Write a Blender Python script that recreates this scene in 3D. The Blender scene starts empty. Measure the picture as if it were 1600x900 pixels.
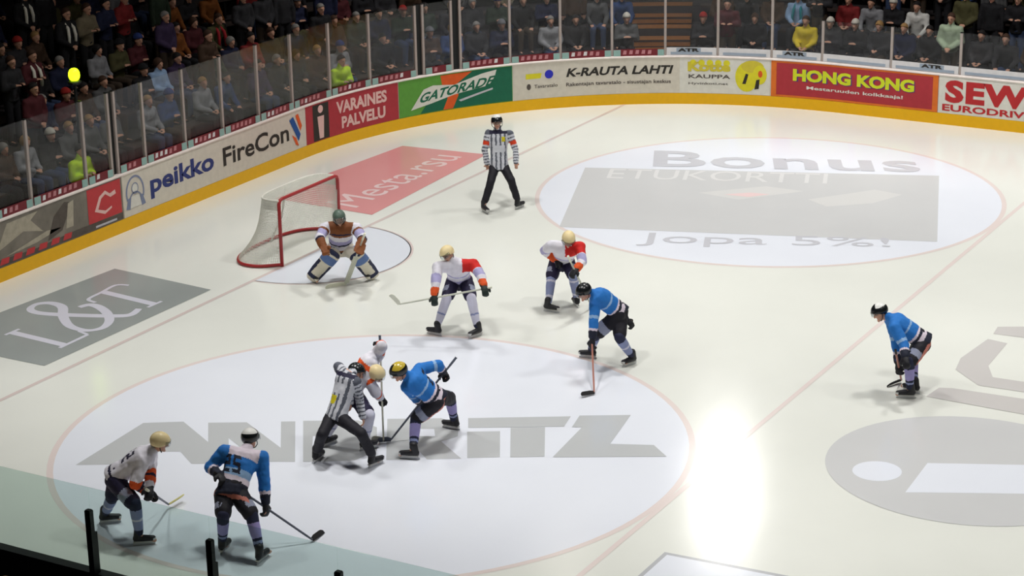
import bpy, bmesh, math, random
import numpy as np
from mathutils import Vector, Matrix, noise
random.seed(7)
C = bpy.context.scene.collection
SC = bpy.context.scene
PI = math.pi

# ------------------------------------------------------------ camera
cam_d = bpy.data.cameras.new('camera')
cam_d.sensor_width = 36; cam_d.lens = 3379.6/1600*36; cam_d.clip_end = 300
cam = bpy.data.objects.new('camera', cam_d); C.objects.link(cam)
rx, ux, fx = Vector((.8690, .4946, -.0178)), Vector((-.1420, .2838, .9483)), Vector((-.4741, .8215, -.3168))
M = Matrix((rx, ux, -fx)).transposed().to_4x4(); M.translation = Vector((21.753, -30.484, 11.705))
cam.matrix_world = M
SC.camera = cam
# ------------------------------------------------------------ world, light, exposure
w = bpy.data.worlds.new('hall'); SC.world = w; w.use_nodes = True
w.node_tree.nodes['Background'].inputs[0].default_value = (.55, .6, .7, 1)
w.node_tree.nodes['Background'].inputs[1].default_value = .02
SC.view_settings.view_transform = 'Standard'; SC.view_settings.look = 'None'
SC.view_settings.exposure = 0.0; SC.view_settings.gamma = 1
SC.view_settings.use_curve_mapping = False
LAMP_POWER = 190.0
LAMP_Z = 11.0
LAMPS = [(x, y, LAMP_Z, f) for x in (-.4, 6.0, 12.3, 19.0) for y, f in ((-7.5, .9), (1.0, .95), (10.2, 1.22))] + [(2.7, 12.3, 9.0, .3)]

# ------------------------------------------------------------ materials
def lin(c):
    return tuple((v/255/12.92 if v/255 <= .04045 else ((v/255+.055)/1.055)**2.4) for v in c)
MATS = {}
def mat(name, rgb, rough=.6, spec=.35, var=.06, scale=9.0, metal=0.0, emit=0.0):
    if name in MATS: return MATS[name]
    m = bpy.data.materials.new(name); m.use_nodes = True; nt = m.node_tree
    b = nt.nodes['Principled BSDF']; c = lin(rgb)
    b.inputs['Roughness'].default_value = rough; b.inputs['Metallic'].default_value = metal
    b.inputs['Specular IOR Level'].default_value = spec
    tc = nt.nodes.new('ShaderNodeTexCoord'); n = nt.nodes.new('ShaderNodeTexNoise')
    n.inputs['Scale'].default_value = scale; n.inputs['Detail'].default_value = 3
    nt.links.new(tc.outputs['Object'], n.inputs['Vector'])
    mx = nt.nodes.new('ShaderNodeMix'); mx.data_type = 'RGBA'
    mx.inputs[6].default_value = tuple(max(0, v*(1-var*2)) for v in c)+(1,)
    mx.inputs[7].default_value = tuple(min(1, v*(1+var*2)) for v in c)+(1,)
    nt.links.new(n.outputs['Fac'], mx.inputs[0]); nt.links.new(mx.outputs[2], b.inputs['Base Color'])
    if emit:
        b.inputs['Emission Color'].default_value = c+(1,); b.inputs['Emission Strength'].default_value = emit
    MATS[name] = m; return m
def ice_mat(name, rgb, var=.03):
    m = mat(name, rgb, .22, .5, var, .45); nt = m.node_tree; b = nt.nodes['Principled BSDF']
    tc = [x for x in nt.nodes if x.type == 'TEX_COORD'][0]
    mp = nt.nodes.new('ShaderNodeMapping'); mp.inputs['Scale'].default_value = (1, .25, 1); mp.inputs['Rotation'].default_value = (0, 0, .9)
    n = nt.nodes.new('ShaderNodeTexNoise'); n.inputs['Scale'].default_value = 5; n.inputs['Detail'].default_value = 6
    geo = nt.nodes.new('ShaderNodeNewGeometry')
    nt.links.new(geo.outputs['Position'], mp.inputs['Vector']); nt.links.new(mp.outputs[0], n.inputs['Vector'])
    bp = nt.nodes.new('ShaderNodeBump'); bp.inputs['Strength'].default_value = .03; bp.inputs['Distance'].default_value = .02
    nt.links.new(n.outputs['Fac'], bp.inputs['Height']); nt.links.new(bp.outputs[0], b.inputs['Normal'])
    mr = nt.nodes.new('ShaderNodeMapRange'); mr.inputs['To Min'].default_value = .13; mr.inputs['To Max'].default_value = .2
    nt.links.new(n.outputs['Fac'], mr.inputs[0]); nt.links.new(mr.outputs[0], b.inputs['Roughness'])
    return m
def glass_mat(name, col):
    m = bpy.data.materials.new(name); m.use_nodes = True; nt = m.node_tree; nt.nodes.clear()
    o = nt.nodes.new('ShaderNodeOutputMaterial'); t = nt.nodes.new('ShaderNodeBsdfTransparent'); g = nt.nodes.new('ShaderNodeBsdfGlossy')
    g.inputs['Roughness'].default_value = .12; t.inputs[0].default_value = col+(1,)
    f = nt.nodes.new('ShaderNodeFresnel'); f.inputs[0].default_value = 1.45
    # faint scuffs on the pane
    n = nt.nodes.new('ShaderNodeTexNoise'); n.inputs['Scale'].default_value = 2.5; ge = nt.nodes.new('ShaderNodeNewGeometry')
    nt.links.new(ge.outputs['Position'], n.inputs['Vector'])
    mm = nt.nodes.new('ShaderNodeMath'); mm.operation = 'MULTIPLY_ADD'; mm.inputs[1].default_value = .03
    nt.links.new(n.outputs['Fac'], mm.inputs[0]); nt.links.new(f.outputs[0], mm.inputs[2])
    bk = nt.nodes.new('ShaderNodeMath'); bk.operation = 'SUBTRACT'; bk.inputs[0].default_value = 1; nt.links.new(ge.outputs['Backfacing'], bk.inputs[1])
    ml = nt.nodes.new('ShaderNodeMath'); ml.operation = 'MULTIPLY'; nt.links.new(mm.outputs[0], ml.inputs[0]); nt.links.new(bk.outputs[0], ml.inputs[1])
    x = nt.nodes.new('ShaderNodeMixShader'); nt.links.new(ml.outputs[0], x.inputs[0]); nt.links.new(t.outputs[0], x.inputs[1]); nt.links.new(g.outputs[0], x.inputs[2])
    nt.links.new(x.outputs[0], o.inputs[0]); MATS[name] = m; return m

# ------------------------------------------------------------ object helpers
def me_new(name, V, Fc, mats=(), idx=None, smooth=False):
    me = bpy.data.meshes.new(name); me.from_pydata([tuple(v) for v in V], [], [tuple(f) for f in Fc]); me.update()
    bm = bmesh.new(); bm.from_mesh(me); closed = all(len(e.link_faces) == 2 for e in bm.edges)
    if closed: bmesh.ops.recalc_face_normals(bm, faces=bm.faces[:])
    elif max((v.co.z for v in bm.verts), default=1) < .02:
        bmesh.ops.reverse_faces(bm, faces=[f for f in bm.faces if f.normal.z < 0])
    bm.to_mesh(me); bm.free()
    for m in mats: me.materials.append(m)
    if idx is not None: me.polygons.foreach_set('material_index', np.array(idx, dtype=np.int32))
    if smooth: me.polygons.foreach_set('use_smooth', [True]*len(me.polygons))
    return me
def link(name, me, parent=None):
    o = bpy.data.objects.new(name, me); C.objects.link(o)
    if parent is not None:
        o.parent = parent; o.matrix_parent_inverse = Matrix.Translation(-parent.location)
    return o
def tag(o, label, cat=None, group=None):
    o['label'] = label
    if cat: o['category'] = cat
    if group: o['group'] = group
    return o
def thing(name, label, cat, loc=(0, 0, 0), group=None):
    o = bpy.data.objects.new(name, None); C.objects.link(o); o.location = loc; o.empty_display_size = .2
    return tag(o, label, cat, group)
def struct(o): o['kind'] = 'structure'; return o
class MB:
    """collects shapes into one mesh with material slots"""
    def __init__(s): s.V = []; s.F = []; s.I = []; s.m = []
    def slot(s, m):
        if m not in s.m: s.m.append(m)
        return s.m.index(m)
    def add(s, V, Fc, m):
        k = len(s.V); i = s.slot(m); s.V += [tuple(v) for v in V]; s.F += [tuple(j+k for j in f) for f in Fc]; s.I += [i]*len(Fc)
    def box(s, c, sz, m, ax=None):
        ax = ax or (Vector((1, 0, 0)), Vector((0, 1, 0)), Vector((0, 0, 1))); c = Vector(c)
        V = [c+ax[0]*(i*sz[0]/2)+ax[1]*(j*sz[1]/2)+ax[2]*(k*sz[2]/2) for i in (-1, 1) for j in (-1, 1) for k in (-1, 1)]
        s.add(V, [(0, 1, 3, 2), (4, 6, 7, 5), (0, 4, 5, 1), (2, 3, 7, 6), (0, 2, 6, 4), (1, 5, 7, 3)], m)
    def tube(s, pts, r, m, n=8, closed=False):
        pts = [Vector(p) for p in pts]; rs = r if isinstance(r, (list, tuple)) else [r]*len(pts); V = []; Fc = []
        up = Vector((0, 0, 1)); L = len(pts); prev = None
        for i, p in enumerate(pts):
            a = pts[(i-1) % L] if (closed or i > 0) else p; b = pts[(i+1) % L] if (closed or i < L-1) else p
            t = (b-a).normalized(); u = (prev or (up if abs(t.z) < .9 else Vector((1, 0, 0)))); u = (u-t*u.dot(t)).normalized(); prev = u; v = t.cross(u)
            V += [p+(u*math.cos(2*PI*k/n)+v*math.sin(2*PI*k/n))*rs[i] for k in range(n)]
        for i in range(L if closed else L-1):
            for k in range(n):
                a, b = i*n+k, i*n+(k+1) % n; c_, d = ((i+1) % L)*n+(k+1) % n, ((i+1) % L)*n+k
                Fc.append((a, b, c_, d))
        if not closed: Fc += [tuple(range(n))[::-1], tuple((L-1)*n+k for k in range(n))]
        s.add(V, Fc, m)
    def build(s, name, parent=None, smooth=False): return link(name, me_new(name, s.V, s.F, s.m, s.I, smooth), parent)

# ------------------------------------------------------------ the rink's outline: s runs along the boards
R_, W_, X0 = 8.5, 13.85, -3.9
L1 = 20-4.6; AR = PI/2*R_; L2 = 10.7
def P(s):
    if s < L1: return (20-s, -W_, 0, -1)
    s -= L1
    if s < AR: t = -PI/2-s/R_; c, n = math.cos(t), math.sin(t); return (4.6+R_*c, -5.35+R_*n, c, n)
    s -= AR
    if s < L2: return (X0, -5.35+s, -1, 0)
    s -= L2
    if s < AR: t = PI-s/R_; c, n = math.cos(t), math.sin(t); return (4.6+R_*c, 5.35+R_*n, c, n)
    s -= AR; return (4.6+s, W_, 0, 1)
def Q(s, o, z):
    x, y, a, b = P(s); return Vector((x+a*o, y+b*o, z))
S_END = L1+AR*2+L2+17.4
def sweep(mb, prof, s0, s1, m, step=.4):
    n = max(1, int(round((s1-s0)/step))); k = len(prof); V = []; Fc = []
    for i in range(n+1):
        s = s0+(s1-s0)*i/n; V += [Q(s, o, z) for o, z in prof]
    for i in range(n):
        for j in range(k): Fc.append((i*k+j, i*k+(j+1) % k, (i+1)*k+(j+1) % k, (i+1)*k+j))
    Fc += [tuple(range(k)), tuple(n*k+j for j in range(k))[::-1]]
    mb.add(V, Fc, m)
def rect_prof(o0, o1, z0, z1): return [(o0, z0), (o1, z0), (o1, z1), (o0, z1)]

# ------------------------------------------------------------ lettering
def glyphs(text, bold=.0, space=1.0):
    cu = bpy.data.curves.new('lettering', 'FONT'); cu.body = text; cu.size = 1; cu.offset = bold; cu.space_character = space; cu.resolution_u = 3
    o = bpy.data.objects.new('lettering', cu); C.objects.link(o)
    dg = bpy.context.evaluated_depsgraph_get(); me = bpy.data.meshes.new_from_object(o.evaluated_get(dg))
    V = np.array([v.co[:2] for v in me.vertices]); Fc = [tuple(p.vertices) for p in me.polygons]
    bpy.data.objects.remove(o); bpy.data.curves.remove(cu); bpy.data.meshes.remove(me)
    a, b = V.min(0), V.max(0); return (V-a)/(b-a), Fc
def sub_letters(V, Fc): return V, Fc
def on_quad(V, q, z):
    """unit square to a quad (bl, br, tr, tl) on the ice"""
    q = [np.array(p, float) for p in q]; out = []
    for u, v in V:
        p = q[0]*(1-u)*(1-v)+q[1]*u*(1-v)+q[2]*u*v+q[3]*(1-u)*v; out.append((p[0], p[1], z))
    return out
def on_board(V, s0, s1, z0, z1, o=-.022, shear=0.0, lift=0.0):
    return [Q(s0+u*(s1-s0)+shear*v, o, z0+v*(z1-z0)+lift*u) for u, v in V]

WHITE = mat('board_white', (226, 222, 212), .35); YEL = mat('kick_yellow', (243, 186, 8), .4, var=.03)
CAPM = mat('cap_white', (240, 228, 222), .4); DARK = mat('concrete_dark', (70, 66, 66), .85); BLACK = mat('black_metal', (22, 24, 24), .5)
ALU = mat('aluminium_post', (176, 164, 158), .5); TREAD = mat('stand_tread', (58, 54, 56), .9)
ICE = ice_mat('ice', (235, 237, 230)); PWHITE = ice_mat('ice_paint_white', (236, 240, 250))
PGREY = ice_mat('ice_paint_grey', (196, 199, 201)); PLGREY = ice_mat('ice_paint_pale_grey', (211, 212, 213)); PRED = ice_mat('ice_paint_red', (226, 158, 158)); PLINE = ice_mat('ice_line_red', (232, 219, 215)); PDGREY = ice_mat('ice_paint_dark_grey', (160, 166, 164), .08)
PBLUE = ice_mat('ice_paint_crease', (225, 230, 239)); PPINK = ice_mat('ice_paint_pink_letters', (240, 214, 214)); PLETT = ice_mat('ice_paint_letters', (222, 222, 234)); PGL = ice_mat('ice_goal_line', (220, 205, 201)); POUT = ice_mat('ice_paint_outline', (190, 192, 196)); PTAUPE = ice_mat('ice_paint_taupe', (208, 205, 203)); PBONUS = ice_mat('ice_paint_word', (206, 207, 214))
GLASS = glass_mat('rink_glass', (.955, .965, .96)); NGLASS = glass_mat('rink_glass_green', (.825, .90, .88))

# ------------------------------------------------------------ setting: ice
mb = MB(); V = [(28, -W_, 0)]
n = 60
out = [(34, -W_, 0)]
for i in range(25): a = -PI/2-PI/2*i/24; out.append((4.6+R_*math.cos(a), -5.35+R_*math.sin(a), 0))
for i in range(25): a = PI-PI/2*i/24; out.append((4.6+R_*math.cos(a), 5.35+R_*math.sin(a), 0))
out.append((34, W_, 0))
m_ = MB(); N_ = len(out); m_.add(out+[(x, y, -.12) for x, y, z in out], [tuple(range(N_))[::-1], tuple(range(N_, 2*N_))]+[(i, (i+1) % N_, N_+(i+1) % N_, N_+i) for i in range(N_)], ICE)
floor = struct(m_.build('floor')); floor['label'] = 'white ice of the rink end'
def paint(name, polys, m, z, label=None, mb=None, build=True):
    mb = mb or MB()
    for pi, p in enumerate(polys):
        bm = bmesh.new(); vs = [bm.verts.new((x, y, z+pi*.00025)) for x, y in p]; f = bm.faces.new(vs); bm.normal_update()
        if f.normal.z < 0: f.normal_flip()
        bmesh.ops.triangulate(bm, faces=bm.faces[:]); bm.verts.index_update()
        mb.add([v.co[:] for v in bm.verts], [tuple(v.index for v in f.verts) for f in bm.faces], m); bm.free()
    if build:
        o = mb.build(name, floor)
        if label: o['label'] = label
        return o
    return mb
def disc(c, r, n=96, a0=0, a1=2*PI): return [(c[0]+r*math.cos(a0+(a1-a0)*i/n), c[1]+r*math.sin(a0+(a1-a0)*i/n)) for i in range(n)]
def ring(mb, c, r0, r1, z, m, a0=0, a1=2*PI, n=96):
    V = []; Fc = []
    for i in range(n+1):
        a = a0+(a1-a0)*i/n; V += [(c[0]+r0*math.cos(a), c[1]+r0*math.sin(a), z), (c[0]+r1*math.cos(a), c[1]+r1*math.sin(a), z)]
    mb.add(V, [(2*i, 2*i+1, 2*i+3, 2*i+2) for i in range(n)], m)
def text_ice(mb, text, q, z, m, bold=.02, space=1.0):
    V, Fc = glyphs(text, bold, space); mb.add(on_quad(V, q, z), Fc, m)
for cy, lab in ((-7, 'near white face-off circle with thin red rim'), (7, 'far white face-off circle with thin red rim')):
    mb = paint('', [disc((5.9, cy), 4.44)], PWHITE, .002, build=False); ring(mb, (5.9, cy), 4.44, 4.53, .002, PLINE)
    o = mb.build('faceoff_circle', floor); o['label'] = lab
mb = paint('', [[(-.03, -13.1), (.05, -13.1), (.05, 12.5), (-.03, 12.5)]], PGL, .003, build=False); mb.build('goal_line', floor)['label'] = 'thin red goal line'
mb = paint('', [[(10.42, -13.8), (10.5, -13.8), (10.5, 13.8), (10.42, 13.8)]], PLINE, .003, build=False); mb.build('cross_line', floor)['label'] = 'thin pale red line across the ice'
mb = paint('', [disc((0, 0), 1.8, 48, -PI/2, PI/2)+[(0, 1.8)]], PBLUE, .002, build=False); ring(mb, (0, 0), 1.78, 1.84, .002, PGL, -PI/2, PI/2, 48); mb.build('goal_crease', floor)['label'] = 'pale blue goal crease'
# big grey letters in the near circle
AN = [[(2.66, -9.57), (2.51, -7.91), (3.0, -7.6), (4.58, -8.51), (4.07, -8.8), (3.66, -8.52), (3.2, -8.76), (3.25, -9.24)],
 [(4.26, -8.67), (3.35, -7.47), (3.84, -7.2), (4.84, -7.76), (4.27, -6.95), (4.45, -6.85), (5.31, -8.08), (4.86, -8.31), (3.97, -7.81), (4.52, -8.54)],
 [(5.41, -8.03), (4.54, -6.78), (5.24, -6.4), (5.63, -6.5), (6.11, -7.23), (6.02, -7.66)],
 [(6.4, -7.45), (5.59, -6.16), (6.27, -5.78), (6.62, -5.85), (6.84, -6.26), (6.73, -6.53), (7.3, -6.93), (6.89, -7.17), (6.43, -6.81), (6.71, -7.26)],
 [(7.36, -6.87), (6.87, -6.05), (7.28, -5.82), (7.75, -6.64)],
 [(6.81, -5.92), (6.62, -5.6), (7.91, -4.86), (8.01, -5.25)], [(7.35, -5.64), (7.78, -5.4), (8.29, -6.34), (7.88, -6.58)],
 [(8.12, -5.22), (8.01, -4.78), (8.66, -4.42), (8.89, -5.52), (9.45, -5.28), (9.79, -5.57), (8.4, -6.31), (8.25, -5.16)]]
mb = paint('', AN, PGREY, .004, build=False)
paint('', [[(5.2, -7.5), (5.0, -7.2), (5.25, -7.05), (5.48, -7.35)]], PWHITE, .005, mb=mb, build=False)
paint('', [[(6.35, -6.5), (6.2, -6.28), (6.4, -6.18), (6.55, -6.4)]], PWHITE, .005, mb=mb, build=False)
mb.build('painted_lettering', floor)['label'] = 'big grey slanted capital letters in the near circle'
# far circle advert
q = [(3.26, 3.37), (9.81, 5.58), (8.38, 9.82), (1.74, 7.28)]
mb = paint('', [q], PLGREY, .004, build=False)
text_ice(mb, 'Bonus', [(2.95, 7.95), (8.0, 9.9), (7.45, 11.0), (2.42, 9.1)], .0065, PBONUS, .02, 1.05)
text_ice(mb, 'Jopa 5%!', [(5.05, 2.95), (9.25, 4.75), (8.95, 5.42), (4.75, 3.72)], .006, PBONUS, .0)
text_ice(mb, 'ETUKORTTI', [(2.5, 6.75), (6.6, 8.3), (6.35, 9.0), (2.25, 7.42)], .006, ice_mat('ice_paint_card_letters', (228, 228, 228)), .0)
paint('', [[(4.6, 6.6), (5.6, 7.6), (6.4, 7.6), (5.5, 6.5)], [(6.7, 7.1), (7.6, 8.3), (8.2, 8.2), (7.9, 7.4), (7.2, 6.8)]], ice_mat('ice_paint_card_light', (221, 221, 220)), .005, mb=mb, build=False)
paint('', [[(5.1, 6.7), (5.5, 7.05), (5.9, 7.1), (5.6, 6.75)]], PPINK, .006, mb=mb, build=False)
mb.build('painted_card', floor)['label'] = 'pale grey card with lettering in the far circle'
# grey advert left of the goal
mb = paint('', [[(-2.6, -2.36), (-.34, -2.54), (-.39, -6.74), (-2.9, -6.74)]], PDGREY, .004, build=False)
def stroke(mb, pts, w_, m, z, cap=True):
    pts = [Vector((x, y, 0)) for x, y in pts]; V = []; ww = w_ if isinstance(w_, (list, tuple)) else [w_]*len(pts)
    for i, p in enumerate(pts):
        a = pts[max(0, i-1)]; b = pts[min(len(pts)-1, i+1)]; t = (b-a).normalized(); nn = Vector((-t.y, t.x, 0)); V += [p+nn*ww[i]/2+Vector((0, 0, z+i*.00004)), p-nn*ww[i]/2+Vector((0, 0, z+i*.00004))]
    mb.add(V, [(2*i, 2*i+1, 2*i+3, 2*i+2) for i in range(len(pts)-1)], m)
def smooth_pts(p, n=5):
    out = []
    for i in range(len(p)-1):
        p0, p1, p2, p3 = p[max(0, i-1)], p[i], p[i+1], p[min(len(p)-1, i+2)]
        for k in range(n):
            t = k/n; out.append(tuple(.5*((2*p1[j])+(-p0[j]+p2[j])*t+(2*p0[j]-5*p1[j]+4*p2[j]-p3[j])*t*t+(-p0[j]+3*p1[j]-3*p2[j]+p3[j])*t**3) for j in (0, 1)))
    out.append(p[-1]); return out
amp = [(-.81, -3.9), (-.74, -4.2), (-.94, -4.38), (-1.54, -4.64), (-2.13, -4.83), (-2.43, -4.76), (-2.52, -4.51), (-2.35, -4.35), (-2.03, -4.42), (-1.69, -4.79), (-1.27, -5.11), (-.89, -5.16), (-.73, -4.95), (-.85, -4.62), (-1.14, -4.33), (-1.48, -4.14), (-1.69, -4.13), (-1.76, -4.3)]
a2 = smooth_pts(amp); stroke(mb, a2, [.11+.06*abs(math.sin(i*.11)) for i in range(len(a2))], PLETT, .005)
stroke(mb, [(-1.95, -5.78), (-.72, -5.86)], .15, PLETT, .006); stroke(mb, [(-1.93, -5.93), (-1.92, -5.6)], .06, PLETT, .007); stroke(mb, [(-.72, -6.0), (-.73, -5.3)], .07, PLETT, .007); stroke(mb, [(-.74, -5.3), (-.98, -5.24)], .06, PLETT, .0075)
stroke(mb, [(-1.92, -3.48), (-.72, -3.6)], .16, PLETT, .006); stroke(mb, [(-.72, -3.78), (-.71, -3.42)], .06, PLETT, .007)
stroke(mb, smooth_pts([(-1.68, -3.98), (-1.9, -3.9), (-1.94, -3.5), (-1.97, -3.1), (-1.76, -3.0)]), .07, PLETT, .0075)
mb.build('painted_advert', floor)['label'] = 'grey rectangle with white letters left of the goal'
# red advert right of the goal
mb = paint('', [[(-2.92, 2.6), (-.33, 2.49), (-.6, 7.3), (-2.58, 7.13)]], PRED, .004, build=False)
text_ice(mb, 'Mesta.rsu', [(-.85, 2.75), (-.95, 6.9), (-1.75, 6.8), (-1.6, 2.8)], .006, PPINK, .0)
mb.build('painted_advert', floor)['label'] = 'faded red rectangle right of the goal'
# marks in the middle zone
ell = [(13.6+1.95*math.cos(t)*1.0, -4.05+1.86*math.sin(t)) for t in [2*PI*i/72 for i in range(72)]]
mb = paint('', [ell], PLGREY, .004, build=False)
hole = [(12.53+.33*math.cos(t), -4.72+.34*math.sin(t)) for t in [2*PI*i/32 for i in range(32)]]
paint('', [hole, [(13.11, -5.22), (13.04, -4.15), (14.21, -3.62), (15.1, -3.3), (14.98, -4.38), (14.5, -4.55)]], PWHITE, .005, mb=mb, build=False)
mb.build('painted_emblem', floor)['label'] = 'grey painted oval with a white dot and bar'
s2 = [(12.21, -.52), (12.12, -.01), (12.22, 1.02), (12.55, .96), (12.6, -.14), (12.81, -.58), (13.27, -.56), (14.14, -.21), (14.32, -.85), (13.4, -.97), (12.73, -1.01)]
mb = paint('', [[(12.22, 1.29), (12.18, 1.64), (12.54, 1.83), (13.6, 1.72), (13.76, 1.15), (12.7, 1.33)], s2, [(12.19, -1.79), (12.24, -1.36), (12.43, -1.29), (13.48, -1.24), (14.45, -1.34), (14.59, -1.82), (13.66, -1.83)]], PTAUPE, .004, build=False)
mb.build('painted_lettering', floor)['label'] = 'beige grey painted letter shapes at the right'
mb = paint('', [[(11.11, -12.5), (11.09, -8.32), (12.69, -8.23), (15.5, -8.1), (15.5, -12.5)]], POUT, .004, build=False)
paint('', [[(11.17, -12.44), (11.15, -8.38), (12.69, -8.3), (15.44, -8.16), (15.44, -12.44)]], PWHITE, .005, mb=mb, build=False)
mb.build('painted_panel', floor)['label'] = 'white panel with grey outline at the bottom edge'

# ------------------------------------------------------------ setting: boards
mb = MB(); sweep(mb, rect_prof(0, .1, .0, 1.08), 0, S_END, WHITE); wall = struct(mb.build('wall_rink')); wall['label'] = 'white boards around the ice'
mb = MB(); sweep(mb, rect_prof(-.014, .001, 0.0, .25), 0, S_END, YEL); mb.build('kick_strip', wall)['label'] = 'yellow kick strip'
mb = MB(); sweep(mb, [(-.025, 1.075), (-.025, 1.10), (-.01, 1.115), (.15, 1.115), (.15, 1.075)], 22, S_END, CAPM); sweep(mb, [(-.025, 1.075), (-.025, 1.10), (-.01, 1.115), (.03, 1.115), (.03, 1.075)], 0, 22, CAPM); mb.build('cap_rail', wall)['label'] = 'pinkish white cap rail'
mb = MB(); sweep(mb, rect_prof(.101, .125, 0, 1.07), 0, 30, BLACK); sweep(mb, rect_prof(.031, .16, 1.07, 1.21), 0, 22, BLACK); mb.build('outer_panel', wall)['label'] = 'dark outer face of the near boards'

# ------------------------------------------------------------ adverts on the boards
RED = mat('ad_red', (197, 62, 66)); MAROON = mat('ad_maroon', (178, 52, 62)); CREAM = mat('ad_cream', (218, 211, 198)); GREYAD = mat('ad_grey', (128, 122, 112), var=.3, scale=2.5)
NAVY = mat('ad_navy', (48, 60, 122)); INK = mat('ad_ink', (46, 42, 38)); SKY = mat('ad_blue', (28, 84, 158)); ORG = mat('ad_orange', (226, 92, 32)); GREEN = mat('ad_green', (96, 160, 62)); DGREEN = mat('ad_dark_green', (22, 104, 76)); LGT = mat('ad_offwhite', (226, 224, 216))
LEM = mat('ad_lemon', (226, 216, 44)); PINKT = mat('ad_pink_white', (236, 196, 190)); STEEL = mat('ad_steel_blue', (130, 140, 170)); SILV = mat('ad_silver', (196, 196, 204)); CREST = mat('ad_red_deep', (190, 44, 48)); MUD = mat('ad_mud', (88, 80, 74), var=.2); SAND = mat('ad_sand', (176, 168, 150), var=.15)
def banner(s0, s1, label, bg, z0=.255, z1=1.07):
    mb = MB(); sweep(mb, rect_prof(-.012, .002, z0, z1), s0, s1, bg, .2); return mb
def txt(mb, t, s0, s1, z0, z1, m, bold=.0, shear=0., lift=0., space=1., o=-.016):
    V, Fc = glyphs(t, bold, space); mb.add(on_board(V, s0, s1, z0, z1, o, shear, lift), Fc, m)
def shape(mb, pts, m, o=-.015):
    """polygon given as (s, z) on the board face"""
    bm = bmesh.new(); f = bm.faces.new([bm.verts.new((a, b, 0)) for a, b in pts])
    lo, hi = min(p[0] for p in pts), max(p[0] for p in pts); s = math.floor(lo/.15)*.15+.15
    while s < hi:
        bmesh.ops.bisect_plane(bm, geom=bm.verts[:]+bm.edges[:]+bm.faces[:], plane_co=(s, 0, 0), plane_no=(1, 0, 0)); s += .15
    bmesh.ops.triangulate(bm, faces=bm.faces[:]); bm.verts.index_update()
    mb.add([Q(v.co.x, o, v.co.y) for v in bm.verts], [tuple(v.index for v in f.verts) for f in bm.faces], m); bm.free()
def oval(s, z, a, b, n=24, t0=0, t1=2*PI): return [(s+a*math.cos(t0+(t1-t0)*i/n), z+b*math.sin(t0+(t1-t0)*i/n)) for i in range(n)]
def arc(mb, s, z, a, b, w_, t0, t1, m, o=-.017, n=20):
    V = []; 
    for i in range(n+1):
        t = t0+(t1-t0)*i/n
        for k in (0, 1): V.append(Q(s+(a-w_*k)*math.cos(t), o, z+(b-w_*k)*math.sin(t)))
    mb.add(V, [(2*i, 2*i+1, 2*i+3, 2*i+2) for i in range(n)], m)
BAN = []
def done(mb, label, s0, s1, short):
    o = mb.build('advertising_banner'); tag(o, label, 'banner', 'advertising banners on the boards'); BAN.append((s0, s1, short)); return o
# mottled photo banner with a red square
mb = banner(26.0, 33.6, '', GREYAD)
shape(mb, [(30.2, .55), (30.9, .75), (31.4, .62), (31.1, .9), (31.3, 1.02), (30.5, 1.0)], SAND); shape(mb, [(31.5, .4), (31.9, .5), (32.2, .95), (32.0, 1.0), (31.7, .8)], MUD); shape(mb, [(30.4, .42), (31.5, .6), (31.9, .56), (31.2, .46)], SAND); shape(mb, [(28.5, .5), (29.8, .62), (29.2, .95), (28.2, .8)], MUD)
shape(mb, [(32.0, .5), (32.1, .95), (32.25, .98), (32.2, .5)], SAND, -.0165)
shape(mb, [(26.0, .27), (33.58, .27), (33.58, .38), (32.3, .40), (31.2, .36), (30.2, .40), (28, .38), (26, .4)], MUD, -.0162)
for k in range(14): shape(mb, [(27.6+.33*k, .30), (27.82+.33*k, .30), (27.86+.33*k, .40), (27.66+.33*k, .41)], RED, -.0172)
shape(mb, [(32.62, .40), (33.56, .40), (33.56, 1.05), (32.62, 1.05)], RED, -.0165)
shape(mb, [(32.8, .6), (32.95, .85), (33.12, .93), (33.25, .84), (33.4, .88), (33.42, .80), (33.26, .77), (33.12, .86), (33.0, .80), (32.9, .62), (33.1, .55), (33.28, .6), (33.28, .56), (33.08, .49)], PINKT, -.0185)
shape(mb, [(32.8, .29), (33.4, .29), (33.4, .33), (32.8, .33)], SILV, -.0185)
done(mb, 'grey mottled banner with a red square holding a pale squiggle at its end', 26, 33.6, 'grey mottled')
mb = banner(33.62, 39.56, '', CREAM)
arc(mb, 33.97, .68, .27, .33, .04, -.4, PI+.4, STEEL); shape(mb, oval(33.97, .76, .09, .1), LGT, -.017); arc(mb, 33.97, .76, .1, .11, .02, 0, 2*PI, STEEL, -.019)
shape(mb, [(33.8, .4), (34.14, .4), (34.08, .62), (33.86, .62)], LGT, -.017); arc(mb, 33.97, .5, .2, .2, .03, -.3, PI+.3, STEEL, -.019); shape(mb, [(33.68, .4), (33.76, .6), (33.84, .6), (33.8, .38)], STEEL, -.0175); shape(mb, [(34.26, .4), (34.18, .6), (34.1, .6), (34.14, .38)], STEEL, -.0175)
txt(mb, 'peikko', 34.42, 36.4, .42, .90, NAVY, .03)
txt(mb, 'FireCon', 36.7, 38.95, .50, .88, INK, .02)
shape(mb, [(38.98, .92), (39.12, .97), (39.36, .55), (39.28, .42)], SKY, -.018); shape(mb, [(39.2, .98), (39.3, 1.0), (39.42, .72), (39.36, .62)], ORG, -.018); shape(mb, [(39.05, .6), (39.2, .5), (39.28, .32), (39.18, .36)], ORG, -.0185)
done(mb, 'cream banner with a round figure emblem, blue word, dark word and orange and blue flame', 33.62, 39.56, 'cream flame')
mb = banner(39.58, 42.42, '', MAROON)
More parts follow.
